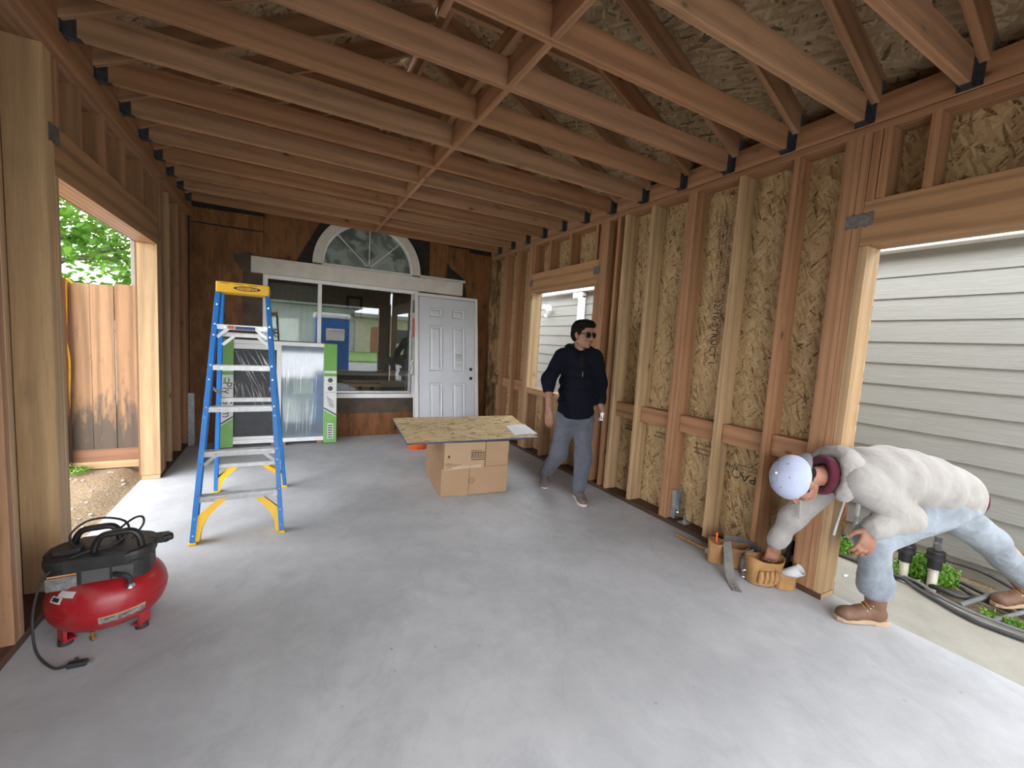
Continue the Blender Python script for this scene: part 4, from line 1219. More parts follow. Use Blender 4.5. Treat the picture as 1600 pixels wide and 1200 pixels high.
for a in (-146, -36, 60, 150):
    ca, sa = math.cos(R(a)), math.sin(R(a))
    bm = bmesh.new()
    add_box(bm, (.165 * ca, .165 * sa, .062), (.012, .052, .09), Matrix.Rotation(R(a), 3, 'Z')); add_box(bm, (.150 * ca, .150 * sa, .022), (.045, .052, .008), Matrix.Rotation(R(a), 3, 'Z'))
    ft = link('foot', mesh_from(bm, 'foot'), M_redt, ac)
    bm = bmesh.new(); add_tube(bm, [(.155 * ca, .155 * sa, .0), (.155 * ca, .155 * sa, .022)], [.026, .024], 16); link('rubber_pad', mesh_from(bm, 'pad'), M_rubber, ft)
# shroud: rounded slab over the motor
def stadium(L, Wd, n=10):
    r_ = Wd / 2; h = L / 2 - r_
    return [(h + r_ * math.cos(R(-90 + 180 * k / n)), r_ * math.sin(R(-90 + 180 * k / n))) for k in range(n + 1)] + [(-h + r_ * math.cos(R(90 + 180 * k / n)), r_ * math.sin(R(90 + 180 * k / n))) for k in range(n + 1)]
def rbox(L, Wd, r_, n=6):
    out = []
    for cx, cy, a0 in ((L / 2 - r_, -Wd / 2 + r_, -90), (L / 2 - r_, Wd / 2 - r_, 0), (-L / 2 + r_, Wd / 2 - r_, 90), (-L / 2 + r_, -Wd / 2 + r_, 180)):
        out += [(cx + r_ * math.cos(R(a0 + 90 * k / n)), cy + r_ * math.sin(R(a0 + 90 * k / n))) for k in range(n + 1)]
    return out
SR = Matrix.Rotation(R(-2), 4, 'Z')
def SM(x, y, z): return Matrix.Translation((-.015, -.005, 0)) @ SR @ Matrix.Translation((x, y, z))
sh = prism('shroud_base', rbox(.350, .235, .075), .085, M_dustblk, ac, SM(0, 0, .252), .004)
top = prism('shroud_cover', rbox(.368, .252, .085), .055, M_dustblk, ac, SM(0, 0, .332), .018)
for sxx in (-1, 1):
    for j in range(11):
        z_ = .262 + .0062 * j
        x0_ = (-.045 if sxx < 0 else .055); x1_ = (.045 if sxx < 0 else .125)
        lum('vent_slat', x0_, x1_, -.120, -.1165, z_ - .252, z_ + .0028 - .252, plain('vent_grey', (.16, .155, .15), .6) if 'vent_grey' not in bpy.data.materials else bpy.data.materials['vent_grey'], sh, 0)
lum('rating_label', -.155, -.060, -.1195, -.117, .008, .064, plain('dusty_label', (.17, .165, .16), .6, var=.5, scale=40), sh, 0)
lum('orange_stripe', -.150, -.060, -.120, -.118, .068, .074, plain('orange', (.60, .25, .08), .5), sh, 0)
lum('corner_panel', -.055, -.047, -.1215, -.117, .0, .08, M_black, sh, .001)
def handle(x0, x1, y, z0, h):
    xs = x1 - x0
    p = [(x0, y, z0), (x0 + .010, y, z0 + h * .55), (x0 + xs * .2, y, z0 + h * .92), (x0 + xs * .5, y, z0 + h), (x0 + xs * .8, y, z0 + h * .98), (x1 - .008, y, z0 + h * .62), (x1, y, z0)]
    bm = bmesh.new(); P = smooth_path(p, 5)
    for rr_ in ((.0, -.010), (.0, .010)):
        pass
    add_tube(bm, P, .0135, 10)
    for v in bm.verts: v.co.y = y + (v.co.y - y) * 1.5
    o = link('handle', mesh_from(bm, 'handle', True), M_black, ac); o.matrix_basis = SM(0, 0, 0); return o
handle(-.115, .045, .062, .375, .075); handle(-.02, .145, -.058, .375, .085)
prism('cable_cleat', rbox(.10, .05, .012), .02, M_black, ac, SM(-.11, -.03, .386), .004)
prism('pressure_switch', rbox(.075, .05, .008), .035, M_black, ac, SM(.195, .03, .355), .006); lathe('regulator_knob', [(0, 0), (.018, 0), (.018, .03), (.012, .034), (0, .034)], M_black, ac, loc=(.20, .0, .375), rot=(0, R(80), 0), seg=16)
tube('outlet_hose', [(.045, -.125, .295), (.055, -.150, .300), (.085, -.165, .297), (.098, -.165, .283), (.100, -.165, .262)], .0105, M_rubber, ac, 10, 5)
lathe('hose_fitting', [(0, 0), (.018, 0), (.019, .006), (.015, .012), (.012, .024), (0, .024)], M_chrome, ac, loc=(.100, -.165, .243), rot=(R(18), R(10), 0), seg=14)
def on_tank(a, dz, w, h, mat, name, out=.0012):
    """a flexible label wrapped on the tank's side"""
    bm = bmesh.new(); rows = []
    for i in range(3):
        b = math.asin(max(-.98, min(.98, (dz + h * (i / 2 - .5)) / .112)))
        r_ = .098 + (.112 + out) * math.cos(b) ** .8; z_ = .165 + (.112 + out) * math.sin(b)
        rows.append([bm.verts.new((r_ * math.cos(R(a) + w * (j / 8 - .5) / .2), r_ * math.sin(R(a) + w * (j / 8 - .5) / .2), z_)) for j in range(9)])
    for p, q in zip(rows, rows[1:]):
        for j in range(8): bm.faces.new((p[j], p[j + 1], q[j + 1], q[j]))
    return link(name, mesh_from(bm, name, True), mat, tank)
M_lblw = plain('sticker_white', (.62, .58, .56), .5)
M_warn = plain('warning_print', (.20, .19, .18), .5, var=.9, scale=60)
on_tank(-67, -.035, .155, .030, M_warn, 'warning_label'); on_tank(-67, -.018, .155, .006, plain('orange_print', (.55, .28, .10), .5), 'warning_label', .0016)
on_tank(-126, .083, .075, .018, M_lblw, 'sticker'); on_tank(-136, .062, .058, .022, M_lblw, 'sticker'); on_tank(-136, .063, .036, .013, M_ink, 'sticker_print', .0018)
lathe('drain_valve', [(0, 0), (.006, 0), (.007, .008), (.011, .009), (.011, .02), (.007, .022), (.007, .04), (0, .04)], M_brass, ac, loc=(-.02, -.19, .045), seg=12)
tube('power_cord', [(-.09, -.035, .395), (-.12, -.01, .42), (-.125, .02, .452), (-.08, .04, .490), (-.01, .03, .500), (.06, .0, .482), (.075, -.04, .44), (.02, -.06, .40), (-.05, -.07, .395), (-.10, -.10, .385), (-.175, -.115, .33), (-.205, -.120, .23), (-.212, -.130, .13), (-.185, -.19, .045), (-.12, -.265, .010), (-.075, -.278, .010)], .0048, M_rubber, ac, 8, 6)
tube('power_cord', [(.0, .05, .40), (.05, .03, .455), (.095, .0, .495), (.125, -.02, .500), (.128, -.04, .47), (.09, -.05, .415)], .0048, M_rubber, ac, 8, 6)
bm = bmesh.new(); add_box(bm, (-.045, -.282, .013), (.062, .026, .020), Matrix.Rotation(R(-8), 3, 'Z'), .005); add_box(bm, (-.052, -.266, .024), (.012, .012, .012), None, .003)
pl = link('plug', mesh_from(bm, 'plug'), M_rubber, ac)
for s in (-1, 1): bar('prong', (-.014, -.286 + .007 * s, .013), (.006, -.289 + .007 * s, .013), .002, .007, M_chrome, pl)

# ------------------------------------------------------------------ work board on a carton
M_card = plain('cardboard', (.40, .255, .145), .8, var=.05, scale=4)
M_card2 = plain('cardboard_dark', (.27, .16, .085), .8, var=.08, scale=4)  # shade of the gaps between flaps put into the darker body colour
M_kink = plain('carton_print', (.055, .03, .02), .8)
bx = tag(empty('cardboard_box', (1.250, 3.545, 0), R(-6.6)), 'brown cardboard carton with printed barcode standing under the work board', 'box')
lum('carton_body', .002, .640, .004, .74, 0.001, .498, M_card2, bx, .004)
M_cardl = plain('cardboard_light', (.45, .30, .18), .8, var=.04, scale=4)
FM = lambda y: basis((0, y, 0), (1, 0, 0), (0, 0, 1))
prism('flap', [(.022, .246), (.400, .262), (.402, .497), (.024, .497)], .0055, M_cardl, bx, FM(-.0005), .001)
prism('flap', [(.414, .268), (.634, .272), (.640, .497), (.412, .497)], .004, M_card, bx, FM(.001), .001)
prism('flap', [(.262, .004), (.636, .008), (.640, .264), (.268, .262)], .003, M_card, bx, FM(.002), .001)
prism('flap', [(.004, .002), (.258, .0), (.264, .262), (.004, .258)], .004, M_card, bx, FM(.001), .001)
prism('tape', [(.026, .250), (.378, .262), (.370, .285), (.15, .280)], .0006, plain('paper_tape', (.50, .37, .27), .5), bx, basis((0, -.0060, 0), (1, 0, 0), (0, 0, 1)))
def prnt(x0, x1, z0, z1, m=None): return lum('printed_mark', x0, x1, -.0072, -.0060, z0, z1, m or M_kink, bx, 0)
prnt(.272, .402, .400, .406); prnt(.272, .402, .352, .357); prnt(.272, .276, .352, .405); prnt(.272, .402, .332, .340)
for i in range(13): prnt(.283 + .0088 * i, .283 + .0088 * i + (.0025 + .0035 * (i % 3 == 0)), .360, .398)
mb = lambda x, z: basis((x, -.0066, z), (1, 0, 0), (0, 0, 1))
text('printed_mark', 'KINDICAT', .024, mb(.325, .418), M_kink, bx, .95)
text('printed_mark', 'RECYCLE', .008, mb(.065, .352), M_kink, bx); text('printed_mark', 'CONTENTS', .014, mb(.062, .305), M_kink, bx)
text('printed_mark', 'THIS CARTON IS MADE FROM RECYCLED PAPER', .0085, mb(.105, .294), M_kink, bx, .85); text('printed_mark', 'PLEASE FLATTEN AND REUSE', .0085, mb(.095, .284), M_kink, bx, .85)
text('printed_mark', 'EC AC', .017, mb(.068, .266), M_kink, bx)
ellipse('printed_mark', .066, .371, .010, .012, -.0066, M_kink, bx)
bm = bmesh.new()
for r0, r1 in ((.026, .029), (.019, .0205)):
    for k in range(26):
        a0, a1 = 2 * math.pi * k / 26, 2 * math.pi * (k + 1) / 26
        bm.faces.new([bm.verts.new((.287 + r_ * math.cos(a), -.0046, .140 + r_ * math.sin(a))) for r_, a in ((r0, a0), (r1, a0), (r1, a1), (r0, a1))])
link('printed_mark', mesh_from(bm, 'ring'), M_kink, bx)
text('printed_mark', 'ECT', .013, basis((.287, -.0046, .140), (1, 0, 0), (0, 0, 1)), M_kink, bx)
brd = tag(empty('work_board', (0, 0, 0)), 'loose strand board sheet laid flat on the carton as a work table', 'board')
BP = [(.932, 3.532), (2.216, 3.490), (2.548, 4.662), (1.069, 4.715)]
cxb, cyb = 1.7, 4.1
prism('panel', [(x - cxb, y - cyb) for x, y in BP], .012, M_osbt, brd, Matrix.Translation((cxb, cyb, .5025)))
M_edge = plain('blue_edge_paint', (.035, .06, .17), .6)
for p, q in zip(BP, BP[1:] + BP[:1]):
    bar('painted_edge', (p[0], p[1], .5085), (q[0], q[1], .5085), .002, .0125, M_edge, brd, 0)
bm = bmesh.new()
q = [(2.155, 4.07), (2.290, 4.075), (2.413, 4.098), (2.288, 3.617), (2.15, 3.605), (2.026, 3.614)]
hh = [.0152, .024, .0152, .0162, .0215, .0152]
vs = [bm.verts.new((x, y, .5 + h)) for (x, y), h in zip(q, hh)]
bm.faces.new((vs[0], vs[5], vs[4], vs[1])); bm.faces.new((vs[1], vs[4], vs[3], vs[2]))
r_ = bmesh.ops.extrude_face_region(bm, geom=bm.faces[:])
for v in r_['geom']:
    if isinstance(v, bmesh.types.BMVert): v.co.z += .0006
pp = link('paper_sheet', mesh_from(bm, 'paper'), plain('paper', (.74, .75, .80), .7, var=.02))
tag(pp, 'creased white sheet of paper on the near right corner of the work board', 'paper')
sc_ = tag(lum('dark_clip', 2.24, 2.30, 4.262, 4.278, .5146, .5196, M_black, None, .002), 'small dark clip lying behind the paper on the work board', 'clip')
bk = tag(empty('orange_bucket', (1.555, 5.33, 0)), 'low orange bucket on the floor behind the carton', 'bucket')
M_or = plain('orange_plastic', (.75, .11, .015), .45)
lathe('bucket_wall', [(0, .0), (.125, 0), (.128, .004), (.140, .17), (.148, .172), (.148, .185), (.138, .185), (.123, .008), (0, .008)], M_or, bk, seg=32)
tube('bail', [(-.143, 0, .172), (-.13, -.08, .19), (-.06, -.15, .195), (.06, -.15, .195), (.13, -.08, .19), (.143, 0, .172)], .003, M_chrome, bk, 6, 5)
dkp = tag(lum('dark_tray', 1.76, 1.92, 5.25, 5.45, .001, .05, M_black, None, .008), 'small black tray on the floor beside the orange bucket', 'tray')

# ------------------------------------------------------------------ packaged window leaning on the back wall
pw = tag(empty('packaged_window', (-.645, 5.832, .012)), 'new white window in plastic film with green and white cardboard edge guards', 'window')
pw.rotation_euler = (R(-5.71), 0, 0)
Wd, Hh = 1.262, 1.262
def pwx(n, x0, x1, z0, z1, y0=-.03, y1=.05, m=M_vinyl, p=None, ch=.003): return lum(n, x0, x1, y0, y1, z0, z1, m, p or pw, ch)
pwx('frame_head', .10, 1.10, 1.215, 1.262); pwx('frame_sill', .10, 1.10, .03, .078); pwx('mullion', .572, .622, .078, 1.215)
pwx('sash_rail', .10, .572, 1.155, 1.214, -.02, .03); pwx('sash_rail', .10, .572, .079, .115, -.02, .03)
M_pane = plain('dark_coated_pane', (.05, .053, .058), .4, spec=.25, var=.15)
M_film = plain('blue_tinted_pane', (.16, .20, .24), .06, spec=1.0, var=.1)
pwx('screen_pane', .10, .572, .115, 1.155, .0, .006, M_pane, ch=0); pwx('glass_pane', .622, 1.10, .078, 1.215, .0, .006, M_film, ch=0)
M_green = plain('green_print', (.13, .36, .055), .45, var=.06); M_gw = plain('white_print', (.66, .67, .66), .5)
M_dgrey = plain('grey_print', (.07, .07, .08), .5); M_lgreen = plain('light_green_print', (.17, .40, .10), .45)
for side, x0 in ((0, .0), (1, 1.100)):
    g = pwx('edge_guard', x0, x0 + .132 + .02 * side, .0, 1.262, -.045, .055, M_gw)
    w_ = .132 + .02 * side
    def ep(n, a, b, c_, d_, m, e=0.0): return pwx(n, x0 + a, x0 + b, c_, d_, -.0462 - e, -.0452 - e, m, g, 0) 
    o = ep('print_block', 0, w_, .915, 1.262, M_green); o = ep('print_block', 0, w_, .845, .885, M_green)
    prism('print_block', [(x0, .0), (x0 + w_, .0), (x0 + w_, .335 if side == 0 else .325), (x0, .245 if side == 0 else .42)], .001, M_lgreen, g, basis((0, -.0452, 0), (1, 0, 0), (0, 0, 1)))
    a, b = ((.245, .335) if side == 0 else (.42, .325))
    prism('print_stripe', [(x0, a + .012), (x0 + w_, b + .012), (x0 + w_, b + .034), (x0, a + .034)], .0012, M_dgrey, g, basis((0, -.0452, 0), (1, 0, 0), (0, 0, 1)))
    if side == 0:
        text('print_text', 'Ply Gem', .135, basis((x0 + .070, -.0465, .555), (0, 0, -1), (1, 0, 0)), M_dgrey, g, .9)
        bm = bmesh.new()
        for s in (-1, 1):
            vs = [bm.verts.new((x0 + .07 + s * (.012 + .022 * math.sin(math.pi * k / 6)), -.0466, .775 + .075 * (k / 6) - .03)) for k in range(7)] + [bm.verts.new((x0 + .07 + s * (.012 - .004 * math.sin(math.pi * k / 6)), -.0466, .775 + .075 * (k / 6) - .03)) for k in range(5, 0, -1)]
            bm.faces.new(vs)
        link('print_leaf', mesh_from(bm, 'leaf'), M_lgreen, g)
    else:
        for zc in (.795, .690): ellipse('print_dot', x0 + .075, zc, .030, .030, -.0466, M_dgrey, g, 24)
        for zc in (.745, .642): text('print_text', 'ENERGY STAR' if zc > .7 else 'HOMES & BUILDERS', .014, basis((x0 + .075, -.0466, zc), (1, 0, 0), (0, 0, 1)), M_dgrey, g)
        for k in range(7): bar('print_line', (x0 + .03 + .012 * k, -.0465, .60 - .01 * k), (x0 + .075 + .008 * k, -.0465, .46 - .004 * k), .0008, .0025, M_dgrey, g, 0)
        ep('sticker', .045, .112, .05, .245, M_gw, .0012)
        for k in range(6): ep('sticker_print', .052, .104, .06 + .03 * k, .076 + .03 * k, M_dgrey, .0024)
# stretched film creases over the panes
t = NT('film'); t.n.remove(t.b)
tr_ = t.new('ShaderNodeBsdfTransparent'); gl = t.new('ShaderNodeBsdfGlossy'); gl.inputs['Roughness'].default_value = .25; df = t.new('ShaderNodeBsdfDiffuse'); df.inputs[0].default_value = (.8, .82, .85, 1)
m1 = t.new('ShaderNodeMixShader'); m1.inputs[0].default_value = .5; t.lk(gl.outputs[0], m1.inputs[1]); t.lk(df.outputs[0], m1.inputs[2])
m2 = t.new('ShaderNodeMixShader'); m2.inputs[0].default_value = .4; t.lk(tr_.outputs[0], m2.inputs[1]); t.lk(m1.outputs[0], m2.inputs[2]); t.lk(m2.outputs[0], t.out.inputs[0])
M_crease = t.m
bm = bmesh.new(); rr = random.Random(2)
for x0, z0_, dx, dz, n, sp in ((.11, 1.20, .36, -.50, 20, .40), (.13, .80, .2, -.35, 16, .30), (.66, 1.20, -.03, -.55, 22, .40), (.70, .62, -.05, -.55, 20, .36), (.62, 1.05, -.02, -.4, 8, .1)):
    for k in range(n):
        a = Vector((x0 + sp * rr.random(), -.012, z0_ - .15 * rr.random()))
        f_ = .3 + .7 * rr.random()
        b = a + Vector((dx * f_ * (.5 + rr.random()) * .6, 0, dz * f_))
        if not .1 < b.x < 1.09: b.x = min(1.09, max(.11, b.x))
        s = Vector((1, 0, .3)).normalized() * (.0012 + .003 * rr.random())
        mid = (a + b) / 2
        bm.faces.new([bm.verts.new(v) for v in (a, mid - s, b, mid + s)])
cr = link('film_crease', mesh_from(bm, 'crease'), M_crease, pw); cr['kind'] = 'stuff'
pwx('blue_sticker', .75, .98, .62, .80, -.003, -.001, plain('pale_sticker', (.28, .36, .34), .4), ch=0)
pwx('wood_shim', .52, .68, -.012, .028, -.03, .05, M_card2); pwx('wood_shim', 1.02, 1.09, -.012, .028, -.03, .05, M_card2)

# ------------------------------------------------------------------ prehung door leaning on the back wall
pd = tag(empty('prehung_door', (1.638, 5.780, .0)), 'white six panel door in its frame leaning against the back wall', 'door')
pd.rotation_euler = (R(-8.53), 0, 0)
DH = 2.085; DW = .968
def dx_(n, x0, x1, z0, z1, y0, y1, m=M_vinyl, p=None, ch=.003): return lum(n, x0, x1, y0, y1, z0, z1, m, p or pd, ch)
dx_('frame_jamb', 0, .048, 0, DH, 0, .12, M_white); dx_('frame_jamb', DW - .045, DW, 0, DH, 0, .12, M_white); dx_('frame_head', .048, DW - .045, DH - .045, DH, 0, .12, M_white); dx_('frame_sill', .048, DW - .045, 0, .03, 0, .12, M_alu)
M_door = plain('door_primer', (.67, .69, .73), .45, var=.02)
sl = dx_('door_slab', .056, DW - .053, .036, DH - .051, .014, .055, M_door)
PX = [(.205, .400), (.552, .750)]; PZ = [(1.745, 1.885), (.965, 1.625), (.20, .80)]
for x0, x1 in PX:
    for z0_, z1_ in PZ:
        bm = bmesh.new()
        rings = []
        for ins, dep in ((0, .0), (.005, -.007), (.016, .006), (.030, .006), (.046, -.004)):
            rings.append([bm.verts.new((x, .0135 + dep, z)) for x, z in ((x0 + ins, z0_ + ins), (x1 - ins, z0_ + ins), (x1 - ins, z1_ - ins), (x0 + ins, z1_ - ins))])
        for a, b in zip(rings, rings[1:]):
            for k in range(4): bm.faces.new((a[k], a[(k + 1) % 4], b[(k + 1) % 4], b[k]))
        bm.faces.new(rings[-1])
        bmesh.ops.recalc_face_normals(bm, faces=bm.faces[:])
        for v in bm.verts: v.co.y -= .007
        link('raised_panel', mesh_from(bm, 'panel'), M_door, pd)
for z_ in (1.005, .868):
    bm = bmesh.new(); add_tube(bm, [(.853, .0128, z_), (.853, .016, z_)], .026, 24); link('knob_hole', mesh_from(bm, 'hole'), M_black, pd)
st = dx_('sticker', .598, .712, 1.01, 1.245, .0035, .0045, M_gw, ch=0)
for k in range(4): dx_('sticker_print', .610, .705, 1.155 + .018 * k, 1.168 + .018 * k, .0025, .0034, plain('sticker_grey', (.2, .2, .21), .6) if k == 0 else bpy.data.materials['sticker_grey'], st, 0)
dx_('sticker_print', .608, .706, 1.13, 1.142, .0025, .0034, M_ink, st, 0); dx_('sticker_print', .615, .70, 1.06, 1.07, .0025, .0034, bpy.data.materials['sticker_grey'], st, 0)
M_carton = plain('carton_white', (.55, .52, .48), .6)
cg = dx_('side_carton', -.004, -.001, .9, DH - .01, .0, .13, M_carton)
dx_('red_print', -.0055, -.0042, 1.45, 1.72, .01, .12, plain('red_print', (.55, .06, .05), .5), cg, 0)
dx_('dark_print', -.0055, -.0042, 1.80, 1.98, .01, .12, M_dgrey, cg, 0)
sp_ = tag(empty('white_strap', (1.612, 6.0, 1.0)), 'white plastic strap hanging between the door frame and window', 'strap')
tube('strap', [(.045, .05, .11), (-.02, .0, .06), (.0, -.01, .0), (-.012, -.01, -.10)], [.012, .014, .01, .016], M_vinyl, sp_, 8, 4)
wbx = tag(empty('cardboard_case', (1.02, 6.36, .602)), 'small cardboard case with two round holes behind the window', 'box')
lum('case_body', -.2, .22, -.08, .08, 0, .12, M_card, wbx, .003)
for xx in (-.06, .10): ellipse('round_hole', xx, .055, .03, .03, -.0812, M_black, wbx, 20)
pk = tag(empty('yellow_pliers', (XR + .05, 4.50, .857), R(-75)), 'yellow handled pliers on the window sill plate', 'pliers')
tube('grip', [(0, -.01, .012), (.06, -.018, .012), (.13, -.006, .012)], .010, M_yel, pk, 8, 4); tube('grip', [(0, .018, .012), (.06, .022, .012), (.13, .008, .012)], .010, M_black, pk, 8, 4)
bm = bmesh.new(); add_box(bm, (.165, 0, .012), (.07, .026, .014), None, .004); link('jaws', mesh_from(bm, 'jaws'), M_galv, pk)

# ------------------------------------------------------------------ tool belt and tools on the floor
M_lea = plain('tan_leather', (.36, .19, .07), .65, var=.22, scale=10, bump=.3); M_lea2 = plain('brown_leather', (.26, .125, .05), .65, var=.25, scale=10, bump=.3)
M_web = plain('grey_webbing', (.20, .185, .17), .8, var=.2, scale=20)
tb = tag(empty('tool_belt', (2.75, 1.60, 0)), 'tan leather tool belt with pouches lying on the slab by the wall', 'tool belt')
def pouch(name, cx, cy, rz, rx, ry, h, mat, flare=1.12, tilt=(0, 0)):
    bm = bmesh.new(); rings = []; n = 28
    prof = [(.55, .0, 0), (.86, .012, 0), (1.0, .05, 0), (1.03, .6, 0), (flare, 1.0, 0), (flare - .05, 1.0, 0), (.95, .6, 0), (.9, .1, 0)]
    for k_, z_, _ in prof:
        z_ = z_ * h if z_ > .02 else z_
        ring = []
        for j in range(n):
            a = 2 * math.pi * j / n; c_, s_ = math.cos(a), math.sin(a)
            c_ = math.copysign(abs(c_) ** .7, c_); s_ = math.copysign(abs(s_) ** .7, s_)
            ring.append(bm.verts.new((rx * k_ * c_ + tilt[0] * z_, ry * k_ * s_ + tilt[1] * z_, z_ + .012 * math.sin(2 * a + 1) * (z_ / h))))
        rings.append(ring)
    for a, b in zip(rings, rings[1:]):
        for j in range(n): bm.faces.new((a[j], a[(j + 1) % n], b[(j + 1) % n], b[j]))
    bm.faces.new(list(reversed(rings[0]))); bm.faces.new(rings[-1])
    o = link(name, mesh_from(bm, name, True), mat, tb); o.location = (cx - 2.75, cy - 1.60, 0); o.rotation_euler.z = rz
    return o
p1 = pouch('pouch', 2.705, 1.485, R(-25), .10, .062, .165, M_lea, 1.18, (0, .05))
for k in range(4):
    bm = bmesh.new(); add_tube(bm, [(-.065 + .033 * k, -.062, .03), (-.062 + .033 * k, -.070, .065), (-.060 + .033 * k, -.066, .105)], [.014, .0165, .013], 10)
    link('tool_loop', mesh_from(bm, 'loop', True), M_lea, p1)
p2 = pouch('pouch', 2.770, 1.395, R(-30), .062, .046, .105, M_lea, 1.2, (.02, .02))
p3 = pouch('pouch', 2.695, 1.735, R(-62), .12, .052, .150, M_lea2, 1.10, (0, .04))
pouch('small_pouch', 2.625, 1.775, R(-60), .045, .030, .155, M_lea, 1.10, (0, .0))
def strap(name, pts, w, mat, nrm=None, th=.004):
    """flat strap along a path; width direction given per point"""
    bm = bmesh.new(); P = [Vector(p) for p, _ in pts]; Wv = [Vector(w_).normalized() for _, w_ in pts]
    Q = smooth_path(P, 6); WW = smooth_path(Wv, 6)
    rows = []
    for i, q in enumerate(Q):
        tdir = (Q[min(i + 1, len(Q) - 1)] - Q[max(i - 1, 0)]).normalized()
        w_ = WW[i].normalized() * w / 2; n_ = tdir.cross(w_).normalized() * th / 2
        rows.append([bm.verts.new(q + a) for a in (w_ + n_, -w_ + n_, -w_ - n_, w_ - n_)])
    for a, b in zip(rows, rows[1:]):
        for j in range(4): bm.faces.new((a[j], a[(j + 1) % 4], b[(j + 1) % 4], b[j]))
    bm.faces.new(rows[0]); bm.faces.new(list(reversed(rows[-1])))
    bmesh.ops.recalc_face_normals(bm, faces=bm.faces[:])
    o = link(name, mesh_from(bm, name), mat, tb); o.location = -Vector((2.75, 1.60, 0)); return o
s1 = strap('belt_strap', [((2.665, 1.725, .165), (.7, -.6, .2)), ((2.610, 1.675, .12), (.7, -.6, .2)), ((2.530, 1.595, .035), (.7, -.7, .1)), ((2.48, 1.535, .006), (.7, -.7, 0)), ((2.432, 1.475, .004), (.7, -.7, 0))], .052, M_web)
for k in range(6):
    q = Vector((2.575, 1.642, .085)).lerp(Vector((2.455, 1.502, .0075)), k / 5)
    q.z = [.087, .058, .034, .018, .010, .0075][k]
    bm = bmesh.new(); add_tube(bm, [q - Vector((0, 0, .002)), q + Vector((0, 0, .002))], .0055, 10); e_ = link('eyelet', mesh_from(bm, 'eye'), M_chrome, s1)
strap('belt_strap', [((2.74, 1.80, .14), (0, 0, 1)), ((2.795, 1.73, .15), (0, 0, 1)), ((2.81, 1.63, .15), (0, .1, 1)), ((2.77, 1.55, .155), (0, .2, 1))], .05, plain('dark_webbing', (.10, .10, .105), .7))
strap('belt_strap', [((2.73, 1.60, .15), (.4, -.4, .3)), ((2.68, 1.60, .10), (.3, -.5, .5)), ((2.655, 1.575, .05), (.3, -.5, .6)), ((2.64, 1.545, .02), (.3, -.6, .6))], .058, M_web)
bm = bmesh.new()
add_tube(bm, smooth_path([(2.615, 1.565, .012), (2.655, 1.53, .012), (2.655, 1.53, .055), (2.615, 1.565, .055), (2.615, 1.565, .012)], 3), .0028, 6); add_tube(bm, [(2.635, 1.545, .012), (2.635, 1.548, .055)], .0025, 6)
o = link('buckle', mesh_from(bm, 'buckle', True), M_chrome, tb); o.location = -Vector((2.75, 1.60, 0))
bm = bmesh.new(); add_tube(bm, smooth_path([(2.66, 1.475, .02), (2.62, 1.45, .008), (2.645, 1.42, .006), (2.69, 1.42, .008), (2.70, 1.435, .03)], 5), .0022, 6)
o = link('tool_ring', mesh_from(bm, 'ring', True), M_chrome, tb); o.location = -Vector((2.75, 1.60, 0))
hm = tag(empty('hammer', (2.67, 1.95, 0)), 'wooden handled hammer lying with its handle toward the back', 'hammer')
tube('handle', [(.035, .225, .014), (.03, .14, .018), (.015, 0, .028), (.005, -.09, .040)], [.013, .014, .0115, .013], wood('hickory', [(.30, .16, .075), (.33, .18, .085)], knot=0), hm, 10, 4)
bm = bmesh.new(); add_tube(bm, [(-.035, -.105, .048), (-.020, -.101, .048), (.02, -.092, .050)], [.015, .015, .011], 14); add_tube(bm, [(.02, -.092, .05), (.06, -.085, .045)], [.011, .004], 10)
link('head', mesh_from(bm, 'head', True), M_chrome, hm)
mk = tag(tube('orange_marker', [(2.640, 1.785, .13), (2.645, 1.79, .205)], .007, plain('neon_orange', (.85, .12, .02), .5), None, 10), 'orange tipped marker standing in the small leather pouch', 'marker')
rl = tag(empty('paper_roll', (2.795, 1.362, .108)), 'short white cardboard tube sticking out of the leather pouch', 'roll')
rl.rotation_euler = (R(48), 0, R(8))
lathe('tube_wall', [(.034, -.05), (.034, .055), (.031, .055), (.031, -.05), (.034, -.05)], plain('white_tube', (.70, .72, .74), .5, var=.03), rl, seg=28)
lathe('inner_core', [(0, .02), (.0309, .02)], M_black, rl, seg=28)
sw = tag(empty('hand_saw', (2.940, 1.46, .04)), 'black handled saw standing against the post base', 'saw')
bm = bmesh.new()
pf_ = [(-.055, 0), (.055, 0), (.050, .09), (.022, .16), (.026, .215), (-.012, .225), (-.026, .15), (-.05, .07)]
prism('handle', pf_, .03, M_black, sw, basis((-.03, -.012, .0), (.85, -.45, 0), (.05, .03, 1)), .004)
prism('label', [(0, 0), (.026, .005), (.024, .045), (.002, .04)], .001, M_gw, sw, basis((-.055, -.030, .085), (.85, -.45, 0), (.05, .03, 1)))
sb = tag(lum('chalk_stick', 3.32, 3.36, 1.30, 1.315, -.004, .004, M_white, None, .002), 'tiny white chip on the walkway behind the post', 'chip')
